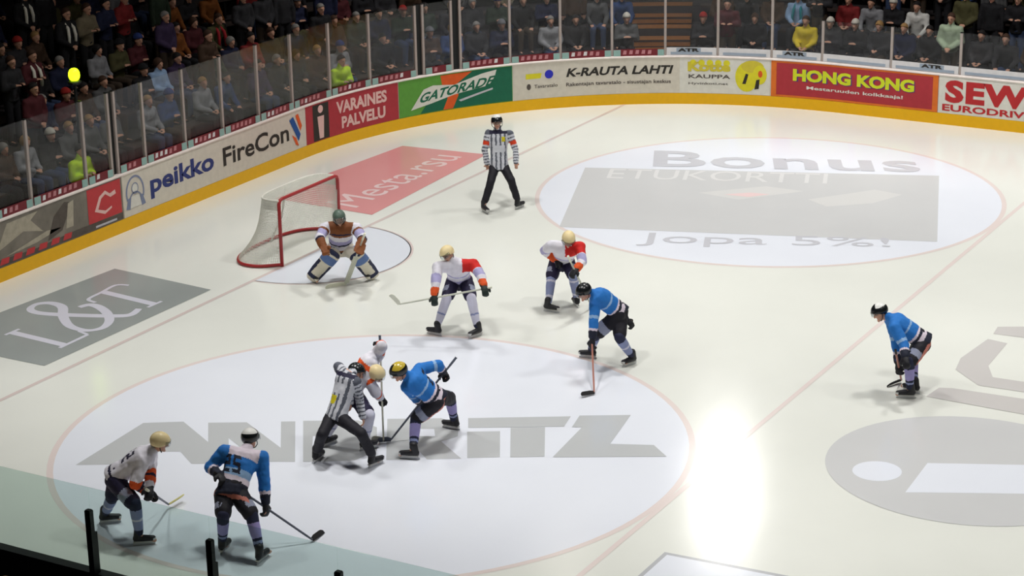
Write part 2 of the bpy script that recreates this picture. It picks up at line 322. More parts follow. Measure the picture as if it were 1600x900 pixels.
shape(mb, [(39.82, .27), (40.35, .27), (40.35, 1.04), (39.82, 1.04)], INK); shape(mb, oval(40.08, .93, .085, .085), PINKT, -.0175); shape(mb, [(39.97, .78), (40.19, .78), (40.16, .3), (40.02, .3)], PINKT, -.0175)
txt(mb, 'VARAINES', 40.6, 42.1, .70, .97, PINKT, .04); txt(mb, 'PALVELU', 40.75, 42.05, .36, .62, PINKT, .04)
done(mb, 'maroon banner with a dark strip holding a white figure and two lines of pink capitals', 39.58, 42.42, 'maroon')
mb = banner(42.44, 45.33, '', GREEN)
shape(mb, [(43.0, .27), (45.32, .27), (45.32, 1.055), (44.2, 1.055), (43.3, .6)], DGREEN); shape(mb, [(43.55, 1.05), (44.35, 1.05), (43.9, .78), (44.0, .56), (43.85, .27), (43.6, .27), (43.72, .52), (43.6, .75)], ORG, -.0165)
shape(mb, [(42.75, .38), (43.1, .80), (43.35, .86), (43.9, .80), (44.6, .97), (44.95, 1.02), (44.9, .86), (44.75, .68), (43.9, .58), (43.3, .46)], LGT, -.018)
txt(mb, 'GATORADE', 42.95, 44.82, .50, .72, DGREEN, .03, .12, .18, o=-.0195)
shape(mb, [(44.0, .44), (44.85, .62), (44.85, .58), (44.05, .40)], SILV, -.018)
done(mb, 'two-tone green banner with an orange bolt behind slanted white-edged letters', 42.44, 45.33, 'green')
mb = banner(45.35, 49.2, '', CREAM)
shape(mb, [(45.65, .72), (46.0, .72), (46.03, .84), (45.65, .84)], LEM); shape(mb, oval(46.2, .8, .1, .1), mat('ad_cobalt', (44, 48, 190)), -.017)
txt(mb, 'Tavaratalo', 45.85, 46.4, .50, .58, MUD, .01); shape(mb, oval(45.72, .54, .05, .07), MUD)
txt(mb, 'K-RAUTA LAHTI', 46.6, 49.0, .70, .90, INK, .035, .06); txt(mb, 'Rakentajan tavaratalo - sisustajan keskus', 46.6, 49.0, .46, .57, MUD, .02)
done(mb, 'cream banner with bold slanted black capitals and a yellow and blue mark', 45.35, 49.2, 'cream black-lettered')
mb = banner(49.2, 51.25, '', LGT)
GOLD = mat('ad_gold', (212, 196, 60))
for k in range(5): shape(mb, oval(49.5+.19*k, .96, .075, .07), LEM, -.0165)
txt(mb, 'Kotte', 49.38, 50.35, .76, .98, GOLD, .05, o=-.018); txt(mb, 'KAUPPA', 49.4, 50.35, .60, .69, MUD, .02); txt(mb, 'Hyvinkoti.net', 49.4, 50.3, .44, .51, MUD, .01)
shape(mb, oval(50.72, .66, .26, .34), LEM, -.0165); shape(mb, oval(50.85, .9, .26, .14), GOLD, -.0175); shape(mb, oval(51.02, .72, .16, .22), LEM, -.018); shape(mb, [(50.62, .5), (50.7, .74), (50.76, .72), (50.7, .5)], INK, -.0185); shape(mb, [(50.9, .38), (50.94, .6), (51.02, .62), (51.0, .4)], INK, -.0185); shape(mb, oval(51.03, .74, .05, .08), ORG, -.0185)
done(mb, 'white banner with fat yellow letters beside a yellow blob-shaped figure', 49.2, 51.25, 'yellow-lettered')
mb = banner(51.28, 55.14, '', MAROON)
ORB = mat('ad_border_orange', (226, 116, 40))
for a in ((51.28, 55.14, .255, .30), (51.28, 55.14, 1.03, 1.07), (51.28, 51.40, .301, 1.029), (55.02, 55.14, .301, 1.029)): shape(mb, [(a[0], a[2]), (a[1], a[2]), (a[1], a[3]), (a[0], a[3])], ORB, -.0155)
LIME = mat('ad_lime', (216, 226, 40)); BLUED = mat('ad_shadow_blue', (96, 60, 120))
txt(mb, 'HONG KONG', 51.80, 54.62, .62, .90, BLUED, .07); txt(mb, 'HONG KONG', 51.78, 54.60, .635, .915, LIME, .05, o=-.0185)
txt(mb, 'Mestaruuden kolkkaaja!', 52.1, 54.35, .44, .54, LGT, .02)
done(mb, 'red banner with an orange border and fat lime capitals over small white script', 51.28, 55.14, 'red and lime')
mb = banner(55.16, 62.0, '', LGT)
txt(mb, 'SEW', 55.3, 57.15, .50, 1.0, CREST, .05, space=1.1); txt(mb, 'EURODRIVE', 55.25, 57.25, .31, .46, CREST, .03)
done(mb, 'white banner with huge red capitals above smaller red capitals', 55.16, 62, 'white with red capitals')

# ------------------------------------------------------------ glass screens on the boards
SRED = mat('strip_red', (120, 34, 44), .5); TEAL = mat('strip_teal', (150, 186, 180), .5); SWHT = mat('strip_white', (224, 222, 224), .5); SPNK = mat('strip_pink', (196, 132, 138), .5); SBL = mat('strip_blue_grey', (160, 172, 188), .5)
posts = [30.25, 31.25, 32.73, 33.45, 33.63, 34.43, 35.65, 36.85, 38.05, 39.23, 40.51, 41.71, 42.97, 43.17, 43.89, 44.11, 45.31, 46.49, 47.67, 48.87, 50.05, 51.27, 52.43, 54.03, 55.59, 57.13, 58.7]
ORD = ['first', 'second', 'third', 'fourth', 'fifth', 'sixth', 'seventh']
cnt = {}
def ban_of(s):
    for a, b, n in BAN:
        if a <= s < b: return n
    return 'white with red capitals'
for i in range(len(posts)-1):
    a, b = posts[i], posts[i+1]; n = ban_of((a+b)/2); k = cnt.get(n, 0); cnt[n] = k+1
    top = 2.03 if a >= 52.4 else 2.68
    x, y, nx, ny = P(a)
    narrow = b-a < .3
    t = thing('glass_screen', ('narrow closed gap between two glass posts, ' if narrow else 'clear glass screen, ')+ORD[k]+' from the left above the '+n+' banner', 'rink glass', (x+nx*.06, y+ny*.06, 1.115), 'glass screens standing on the far boards')
    mb = MB(); mb.box(Q(a, .065, (1.115+top)/2), (.055, .055, top-1.115), ALU, (Vector((nx, ny, 0)), Vector((-ny, nx, 0)), Vector((0, 0, 1))))
    mb.box(Q(a, .065, top+.008), (.062, .062, .016), BLACK, (Vector((nx, ny, 0)), Vector((-ny, nx, 0)), Vector((0, 0, 1)))); mb.build('post', t)
    if narrow:
        mb = MB(); sweep(mb, rect_prof(.08, .11, 1.115, top), a+.03, b-.03, BLACK, .1); mb.build('door_jamb', t)
        continue
    mb = MB(); sweep(mb, rect_prof(.06, .072, 1.135, top), a+.025, b-.025, GLASS, .3); mb.build('pane', t)
    mb = MB()
    if a >= 48.8:   # pale strip
        sweep(mb, rect_prof(.02, .035, 1.115, 1.30), a+.03, b-.03, SWHT, .3)
        sweep(mb, rect_prof(.012, .02, 1.14, 1.20), a+.12, b-.12, SBL, .3)
        if i in (19, 21, 23):
            c0 = a+.25 if i != 23 else b-.9
            shape(mb, [(c0, 1.2), (c0+.55, 1.2), (c0+.55, 1.29), (c0, 1.29)], SBL, .016); txt(mb, 'ATR', c0+.03, c0+.52, 1.205, 1.285, INK, .06, o=.013)
    else:
        sweep(mb, rect_prof(.02, .035, 1.115, 1.27), a+.03, b-.03, SRED, .3)
        for c0, c1 in ((a+.03, a+.19), (b-.17, b-.03)): sweep(mb, rect_prof(.01, .02, 1.12, 1.26), c0, c1, TEAL, .2)
        nn = int((b-a-.45)/.14)
        rr = random.Random(i)
        for q in range(max(0, nn)):
            c0 = a+.24+q*.14; h = 1.15+rr.random()*.02
            shape(mb, [(c0, h), (c0+.08, h), (c0+.09, h+.09), (c0+.02, h+.09)], SPNK if rr.random() < .7 else SWHT, .017)
    mb.build('base_strip', t)
# near side glass
nx_posts = [13.3, 11.69, 10.05, 8.41, 6.76, 5.12, 3.5]
for i in range(len(nx_posts)-1):
    a, b = nx_posts[i], nx_posts[i+1]; sa, sb = 20-a, 20-b
    lab = ['green-tinted glass pane at the bottom edge, right of the last dark post', 'green-tinted glass pane behind the short third dark post', 'green-tinted glass pane between the second and third dark posts', 'green-tinted glass pane in front of the blue winger, between the first two dark posts', 'green-tinted glass pane left of the leftmost dark post', 'green-tinted glass pane in the bottom left corner'][i]
    t = thing('glass_screen', lab, 'rink glass', (a, -13.91, 1.115), 'near glass screens')
    mb = MB(); sweep(mb, rect_prof(.045, .057, 1.215, 2.19), sa+.003, sb-.003, NGLASS, .8); mb.build('pane', t)
    a2 = a+.1; mb = MB(); mb.box((a2, -14.03, 1.6), (.075, .06, .77), BLACK); mb.box((a2, -14.03, 1.985), (.06, .05, .02), BLACK); mb.box((a2, -13.96, 1.45), (.035, .04, .5), BLACK); mb.build('post', t)

# ------------------------------------------------------------ setting: stand, walls, ceiling
ROWS = 12; ROW_O = 1.75; ROW_D = .85; ROW_H = .38; ROW_Z = .36
mb = MB()
prof = [(.13, -.12), (.13, .0), (ROW_O-.45, .0)]
for k in range(ROWS):
    o = ROW_O-.45+k*ROW_D; z = ROW_Z+k*ROW_H; prof += [(o, z), (o+ROW_D, z)]
prof += [(ROW_O-.45+ROWS*ROW_D+1.5, ROW_Z+ROW_H*(ROWS-1)), (ROW_O-.45+ROWS*ROW_D+1.5, -.12)]
sweep(mb, prof, 22, S_END, TREAD, .6)
stand = struct(mb.build('stand_terrace')); stand['label'] = 'dark stepped spectator terrace'
mb = MB(); sweep(mb, rect_prof(ROW_O-.45+ROWS*ROW_D+1.5, ROW_O-.45+ROWS*ROW_D+1.7, 0, 13.2), 22, S_END, mat('hall_wall', (52, 48, 50), .9), .8); struct(mb.build('wall_back'))
mb = MB(); mb.box((12, -2, 13.3), (70, 74, .2), mat('hall_ceiling', (44, 44, 48), .9)); struct(mb.build('ceiling'))
mb = MB(); mb.box((14, -15.9, -.06), (30, 3.9, .12), DARK)
for k in range(3): mb.box((14, -16.9-.9*k, .2+.2*k), (30, .9, .4+.4*k), TREAD)
o = struct(mb.build('stand_near')); o['label'] = 'dark walkway behind the near boards'
# benches on the terrace
BENCH = mat('bench_plank', (64, 52, 48), .7)
ROWN = ['front', 'second', 'third', 'fourth', 'fifth', 'sixth', 'seventh', 'eighth', 'ninth', 'tenth', 'eleventh', 'top']
for k in range(ROWS):
    o = ROW_O+k*ROW_D+.18; z = ROW_Z+k*ROW_H
    for a, b, nm in ((27, 48.1, 'left of the brown steps'), (49.5, 62, 'right of the brown steps')):
        if nm[0] == 'r' and k > 5: continue
        t = thing('bench', 'long dark bench, %s row of the terrace %s' % (ROWN[k], nm), 'bench', tuple(Q((a+b)/2, o, z)), 'benches on the terrace')
        mb = MB(); sweep(mb, rect_prof(o-.16, o+.16, z+.42, z+.46), a, b, BENCH, .6); mb.build('seat_plank', t)
        s = a+.4
        while s < b:
            mb = MB(); x, y, nx, ny = P(s); mb.box(Q(s, o, z+.21), (.26, .05, .42), BLACK, (Vector((nx, ny, 0)), Vector((-ny, nx, 0)), Vector((0, 0, 1)))); s += 1.8; mb.build('support', t)
# brown steps in the gap
STEPM = mat('step_brown', (150, 98, 52), .7, var=.15); STEPD = mat('step_dark', (60, 44, 40), .8)
t = thing('aisle_stairs', 'brown wooden aisle steps climbing through the dark stand above the black-lettered banner', 'stairs', tuple(Q(48.8, 1.5, .0)))
for k in range(8):
    o = ROW_O-.45+k*ROW_D*.5-.42; z = ROW_Z*.5+k*ROW_H*.5
    mb = MB(); sweep(mb, rect_prof(o, o+.43, max(0, z-.16), z), 48.3, 49.35, STEPM, .3); sweep(mb, rect_prof(o-.004, o, z-.06, z-.01), 48.3, 49.35, STEPD, .3); mb.build('step', t)
# ------------------------------------------------------------ lamps under the ceiling
HOUS = mat('lamp_housing', (150, 150, 152), .4, metal=.6); LENS = mat('lamp_lens', (255, 248, 236), .4, emit=6)
for i, (x, y, z, f) in enumerate(LAMPS):
    tilt = z < 10
    t = thing('ceiling_lamp', 'tilted floodlight hanging on the far side, aimed at the near ice' if tilt else 'square floodlight hanging level over the ice', 'lamp', (x, y, z), 'floodlights over the ice')
    Rm = Matrix.Rotation(math.atan2(-18.6, 8.3)+PI/2, 4, 'Z') @ Matrix.Rotation(-math.radians(52), 4, 'X') if tilt else Matrix.Identity(4)
    k = .7 if tilt else 1
    def part(mb, nm):
        o = link(nm, me_new(nm, mb.V, mb.F, mb.m, mb.I)); o.parent = t; o.matrix_local = Rm; return o
    mb = MB(); mb.box((0, 0, .16), (1.3*k, 1.3*k, .22), HOUS); mb.box((0, 0, .3), (.8*k, .8*k, .1), HOUS); part(mb, 'housing')
    mb = MB(); mb.box((0, 0, .045), (1.16*k, 1.16*k, .02), LENS); part(mb, 'lens')
    mb = MB(); [mb.tube([(dx, 0, .3), (dx, 0, 13.2-z)], .02, BLACK, 6) for dx in (-.4*k, .4*k)]; o = link('hanger', me_new('hanger', mb.V, mb.F, mb.m, mb.I)); o.parent = t
    L = bpy.data.lights.new('lamp_light', 'AREA'); L.shape = 'SQUARE'; L.size = 1.1*k; L.energy = LAMP_POWER*f; L.color = (1, .985, .955); L.spread = math.radians(100)
    lo = bpy.data.objects.new('lamp_light', L); C.objects.link(lo); lo.parent = t; lo.matrix_local = Rm @ Matrix.Translation((0, 0, .02))
# ------------------------------------------------------------ goal lamp
LAMPG = mat('goal_lamp_glow', (206, 255, 20), .3, emit=5.0)
x, y = -4.35, -.89
t = thing('signal_lamp', 'glowing yellow-green round lamp on a pole above the end glass', 'lamp', (x-.1, y, 0))
mb = MB(); mb.tube([(x-.12, y, 0), (x-.12, y, 2.86)], .03, BLACK); mb.build('pole', t)
mb = MB(); mb.tube([(x-.12, y, 2.86), (x-.12, y, 2.9), (x-.12, y, 2.92)], [.12, .13, .1], BLACK, 16); mb.build('lamp_base', t)
mb = MB(); mb.tube([(x-.12, y, 2.92+.2*(1-math.cos(PI*k/10))/2*1.15) for k in range(11)], [max(.004, .105*math.sin(PI*(k+.6)/10.6)**.7) if k < 10 else .004 for k in range(11)], LAMPG, 18); mb.build('glowing_dome', t, True)
# ------------------------------------------------------------ goal
GR = mat('goal_red', (164, 44, 46), .4); NETM = mat('net_cord', (226, 226, 216), .8); SKIRT = mat('goal_canvas', (218, 216, 206), .8)
t = thing('hockey_goal', 'red-framed ice hockey goal with white netting behind the crouching goalkeeper', 'goal', (0, 0, 0))
mb = MB(); H = .915
mb.tube([(0, -H, .0), (0, -H, 1.14), (0, -H+.03, 1.2), (0, -H+.09, 1.22), (0, H-.09, 1.22), (0, H-.03, 1.2), (0, H, 1.14), (0, H, 0)], .032, GR, 10); mb.build('goal_frame', t, True)
base = smooth_pts([(0, -H), (-.35, -1.19), (-.72, -1.17), (-.98, -.85), (-1.08, -.35), (-1.08, .35), (-.98, .85), (-.72, 1.17), (-.35, 1.19), (0, H)], 5)
mb = MB(); mb.tube([(a, b, .035) for a, b in base], .03, GR, 8); mb.build('base_bar', t, True)
topc = smooth_pts([(0, -H), (-.22, -.93), (-.4, -.86), (-.5, -.6), (-.52, -.3), (-.52, .3), (-.5, .6), (-.4, .86), (-.22, .93), (0, H)], 5)
mb = MB(); mb.tube([(a, b, 1.2) for a, b in topc], .018, SKIRT, 8); mb.build('top_bar', t, True)
# netting: vertical cords and rows between the top bar and the base bar
mb = MB(); NV = len(base); HR = 26
def netpt(u, v):
    i = min(NV-2, int(u)); f = u-i
    b = Vector((base[i][0]*(1-f)+base[i+1][0]*f, base[i][1]*(1-f)+base[i+1][1]*f, .06)); a = Vector((topc[i][0]*(1-f)+topc[i+1][0]*f, topc[i][1]*(1-f)+topc[i+1][1]*f, 1.2))
    p = a.lerp(b, v); k = 1-.16*math.sin(PI*v); c = Vector((-.1, 0, p.z)); return Vector((p.x*k if p.x < -.05 else p.x, p.y*(1-.05*math.sin(PI*v)), p.z))
NU = 110
grid = [[netpt((NV-1)*i/NU, j/HR) for i in range(NU+1)] for j in range(HR+1)]
for j in range(1, HR): mb.tube(grid[j], .0042, NETM, 3)
for i in range(NU+1): mb.tube([grid[j][i] for j in range(0, HR+1, 2)], .0042, NETM, 3)
for i in range(12): # roof netting
    xx = -.045*i-.02; mb.tube([(xx, -.9+.3*(i/12)**3, 1.205), (xx, .9-.3*(i/12)**3, 1.205)], .004, NETM, 3)
for i in range(41):
    yy = -.88+.044*i; mb.tube([(0, yy, 1.21), (-.5+.16*abs(yy)**3, yy, 1.205)], .004, NETM, 3)
mb.build('net', t)
mb = MB(); n_ = len(topc); V = [(a, b, 1.19) for a, b in topc]+[(a*1.04, b, 1.02) for a, b in topc]; mb.add(V, [(i, i+1, n_+i+1, n_+i) for i in range(n_-1)], SKIRT)
mb.tube([(-.5, 0, 1.18), (-.62, 0, .6), (-.9, 0, .08)], .02, SKIRT, 6)
o = mb.build('net_top_band', t); sm = o.modifiers.new('thick', 'SOLIDIFY'); sm.thickness = .006

# ------------------------------------------------------------ figures: pieces merged into one continuous surface
def VN(a): return Vector(a)
def ring_loft(centers, U, Vv, n=14):
    """closed loft of ellipses: centers, half-axes U and V (vectors)"""
    V = []; Fc = []; L = len(centers)
    for c, u, v in zip(centers, U, Vv): V += [c+u*math.cos(2*PI*k/n)+v*math.sin(2*PI*k/n) for k in range(n)]
    for i in range(L-1):
        for k in range(n): Fc.append((i*n+k, i*n+(k+1) % n, (i+1)*n+(k+1) % n, (i+1)*n+k))
    a = len(V); V.append(centers[0]); V.append(centers[-1])
    for k in range(n): Fc.append((a, (k+1) % n, k)); Fc.append((a+1, (L-1)*n+k, (L-1)*n+(k+1) % n))
    return V, Fc
def cap(p0, p1, r0, r1, flat=1.0, fv=None, n=12):
    """tapered capsule; flat squeezes it along fv"""
    p0, p1 = VN(p0), VN(p1); t = p1-p0
    if t.length < 1e-5: t = Vector((0, 0, 1e-4))
    t = t.normalized(); a = fv if fv is not None else (Vector((0, 0, 1)) if abs(t.z) < .9 else Vector((1, 0, 0)))
    u = (a-t*a.dot(t)).normalized(); v = t.cross(u); cs = []; Us = []; Vs = []
    for k in range(1, 5): q = PI/2*k/4; cs.append(p0-t*r0*math.cos(q)); s = r0*math.sin(q); Us.append(u*s*flat); Vs.append(v*s)
    for k in range(4): q = PI/2*k/4; cs.append(p1+t*r1*math.sin(q)); s = r1*math.cos(q); Us.append(u*s*flat); Vs.append(v*s)
    return ring_loft(cs, Us, Vs, n)
def ball(c, ax, n=14):
    """ellipsoid with half-axis vectors ax[0..2]"""
    c = VN(c); cs = []; U = []; V = []
    for k in range(1, 10): q = PI*k/10; cs.append(c-ax[2]*math.cos(q)); U.append(ax[0]*math.sin(q)); V.append(ax[1]*math.sin(q))
    return ring_loft(cs, U, V, n)
def fuse(name, pieces, voxel, smooth=2, folds=0.0, seed=0):
    V = []; Fc = []
    for a, b in pieces: k = len(V); V += [tuple(v) for v in a]; Fc += [tuple(i+k for i in f) for f in b]
    me = bpy.data.meshes.new('tmp'); me.from_pydata(V, [], Fc)
    bm = bmesh.new(); bm.from_mesh(me); bmesh.ops.recalc_face_normals(bm, faces=bm.faces[:]); bm.to_mesh(me); bm.free()
    o = bpy.data.objects.new('tmp', me); C.objects.link(o)
    r = o.modifiers.new('r', 'REMESH'); r.mode = 'VOXEL'; r.voxel_size = voxel
    if smooth: s = o.modifiers.new('s', 'SMOOTH'); s.iterations = smooth; s.factor = .5
    dg = bpy.context.evaluated_depsgraph_get(); out = bpy.data.meshes.new_from_object(o.evaluated_get(dg)); out.name = name
    bpy.data.objects.remove(o); bpy.data.meshes.remove(me)
    if folds:
        off = Vector((seed*3.1, seed*1.7, 0))
        for v in out.vertices: v.co += v.normal*(noise.noise(v.co*9+off)*folds+noise.noise(v.co*22+off)*folds*.5)
    out.polygons.foreach_set('use_smooth', [True]*len(out.polygons)); return out
def centers(me):
    n = len(me.polygons); a = np.zeros(n*3); me.polygons.foreach_get('center', a); b = np.zeros(n*3); me.polygons.foreach_get('normal', b); return a.reshape(-1, 3), b.reshape(-1, 3)
def colour(me, mats, idx):
    for m in mats: me.materials.append(m)
    me.polygons.foreach_set('material_index', idx.astype(np.int32)); me.update()
def seg(Pn, a, b):
    a = np.array(a); d = np.array(b)-a; t = np.clip(((Pn-a)@d)/(d@d), -.3, 1.3); return t, np.linalg.norm(Pn-a-np.clip(t, 0, 1)[:, None]*d, axis=1)
def hand(w, d, pn, side, curl=.5, s=1.0, fr=.0088):
    """palm, four fingers of unequal length and a thumb; d = pointing direction, pn = palm normal, side = thumb side vector sign"""
    d = d.normalized(); pn = (pn-d*pn.dot(d)).normalized(); l = d.cross(pn)*side; out = []
    out.append(ball(w+d*.045*s, [l*.042*s, pn*.018*s*max(1, fr/.0088*.8), d*.052*s]))
    for k, (off, ln) in enumerate(((.030, .075), (.011, .083), (-.009, .077), (-.028, .060))):
        p = w+d*.082*s+l*off*s; a = 0
        for j, f in enumerate((.42, .33, .25)):
            a += curl*(.7 if j == 0 else .9); dd = d*math.cos(a)+pn*math.sin(a); q = p+dd*ln*f*s; out.append(cap(p, q, fr*s, fr*s*.9, n=8)); p = q
    p = w+d*.028*s+l*.036*s; dd = (d*.6+l*.75+pn*.25).normalized(); q = p+dd*.035*s; out.append(cap(p, q, fr*1.2*s, fr*1.05*s, n=8)); q2 = q+(d*.75+pn*.55*curl*2).normalized()*.03*s; out.append(cap(q, q2, fr*1.05*s, fr*.9*s, n=8))
    return out
def head_frame(J, face):
    f = VN(face).normalized(); up = Vector((0, 0, 1)); nk = (VN(J['hd'])-VN(J['nek'])).normalized(); u = (up*.6+nk*.6); u = (u-f*u.dot(f)).normalized(); l = f.cross(u); return f, l, u
def dome(name, c, f, l, u, r, edge, n=32, m=9, th=.012, mats=(), stripe=None):
    """shell over the head; edge(phi) gives the lower rim angle; phi=0 is the face side"""
    V = []; Fc = []; I = []
    for lay in (0, 1):
        for j in range(m+1):
            for i in range(n):
                ph = 2*PI*i/n; e = edge(ph); el = e+(PI/2-e)*j/m; rr = [x-(th if lay else 0) for x in r]
                V.append(c+f*rr[0]*math.cos(el)*math.cos(ph)+l*rr[1]*math.cos(el)*math.sin(ph)+u*rr[2]*math.sin(el))
    L = (m+1)*n
    for lay in (0, 1):
        for j in range(m):
            for i in range(n):
                q = (lay*L+j*n+i, lay*L+j*n+(i+1) % n, lay*L+(j+1)*n+(i+1) % n, lay*L+(j+1)*n+i); Fc.append(q if lay == 0 else q[::-1])
                I.append(stripe(2*PI*i/n, j/m) if stripe else 0)
    for i in range(n): Fc.append((i, L+i, L+(i+1) % n, (i+1) % n)); I.append(0)
    return me_new(name, V, Fc, mats, I, True)

SKIN = mat('skin', (206, 156, 132), .55); EYEM = mat('eye_dark', (50, 38, 34), .4); LIP = mat('lip', (168, 100, 92), .5)
def body_mesh(name, J, face, lat, fwd, hands='grip', voxel=.017, scale=1.0, bulk=1.0, palm=None):
    """one continuous body: torso, neck, head with face, arms, hands, legs"""
    J = {k: VN(v) for k, v in J.items() if k != 'st'}; f, l, u = head_frame(J, face); pc = []; b = bulk
    lat = VN(lat).normalized(); pel, nek, hd = J['pel'], J['nek'], J['hd']; sp = (nek-pel)
    shl = (J['sb']-J['sa']).normalized(); cs = []; U = []; Vv = []
    for t, w_, d_ in ((-.12, .10, .085), (0, .155, .105), (.2, .15, .10), (.42, .14, .095), (.68, .165, .11), (.88, .17, .10), (1.0, .10, .07), (1.06, .055, .055)):
        c = pel+sp*t; la = lat.lerp(shl, max(0, min(1, t))).normalized(); v = sp.normalized().cross(la).normalized(); cs.append(c); U.append(la*w_*b); Vv.append(v*d_*b)
    pc.append(ring_loft(cs, U, Vv)); pc.append(cap(nek-sp.normalized()*.03, hd-u*.05, .058, .052))
    # head
    pc.append(ball(hd+u*.02, [f*.098, l*.077, u*.105])); pc.append(ball(hd-u*.055+f*.02, [f*.072, l*.058, u*.062]))
    pc.append(cap(hd+f*.09+u*.012, hd+f*.112-u*.022, .012, .017)); pc.append(cap(hd+f*.085-u*.098, hd+f*.088-u*.094, .022, .022))
    for s in (-1, 1): pc.append(ball(hd+l*s*.079-f*.005, [f*.02, l*.012, u*.032]))
    pc.append(cap(hd+f*.082+l*.035+u*.028, hd+f*.082-l*.035+u*.028, .016, .016))
    hp = {'a': pel-lat*.095-Vector((0, 0, .03)), 'b': pel+lat*.095-Vector((0, 0, .03))}
    for s in 'ab':
        sh, el, ha = J['s'+s], J['e'+s], J['h'+s]; pc.append(cap(nek.lerp(sh, .3)-sp.normalized()*.03, sh, .065*b, .062*b)); pc.append(cap(sh, el, .054*b, .042*b)); pc.append(cap(el, el.lerp(ha, .85), .043*b, .027))
        d = (ha-el).normalized(); side = -1 if s == 'a' else 1
        pn = palm if palm is not None else -fwd*.4+Vector((0, 0, -.8))
        pc += hand(el.lerp(ha, .9), d, VN(pn), side if hands != 'flip' else -side, .75 if hands == 'grip' else .35, 1.0, .0105)
        kn, an, to = J['k'+s], J['a'+s], J['t'+s]; pc.append(cap(hp[s], kn, .085*b, .055*b)); pc.append(cap(kn, kn.lerp(an, .35), .055*b, .056*b)); pc.append(cap(kn.lerp(an, .35), an, .056*b, .038))
        pc.append(cap(an-Vector((0, 0, .03)), Vector((to.x, to.y, to.z+.02)), .036, .03))
    me = fuse(name, pc, voxel, 1); Cn, N = centers(me); H = np.array(hd); q = Cn-H; x = q@np.array(f); y = q@np.array(l); z = q@np.array(u)
    idx = np.zeros(len(Cn)); idx[(x > .05) & (abs(abs(y)-.033) < .013) & (abs(z-.012) < .009)] = 1; idx[(x > .05) & (abs(y) < .024) & (abs(z+.062) < .008)] = 2
    colour(me, (SKIN, EYEM, LIP), idx); return me, (f, l, u), hp
BITS = {'0': '757', '2': ['111', '001', '111', '100', '111'], '3': ['111', '001', '111', '001', '111'], '5': ['111', '100', '111', '001', '111'], '7': ['111', '001', '010', '010', '010'], '4': ['101', '101', '111', '001', '001'], '6': ['111', '100', '111', '101', '111'], '1': ['010', '110', '010', '010', '111'], '8': ['111', '101', '111', '101', '111']}
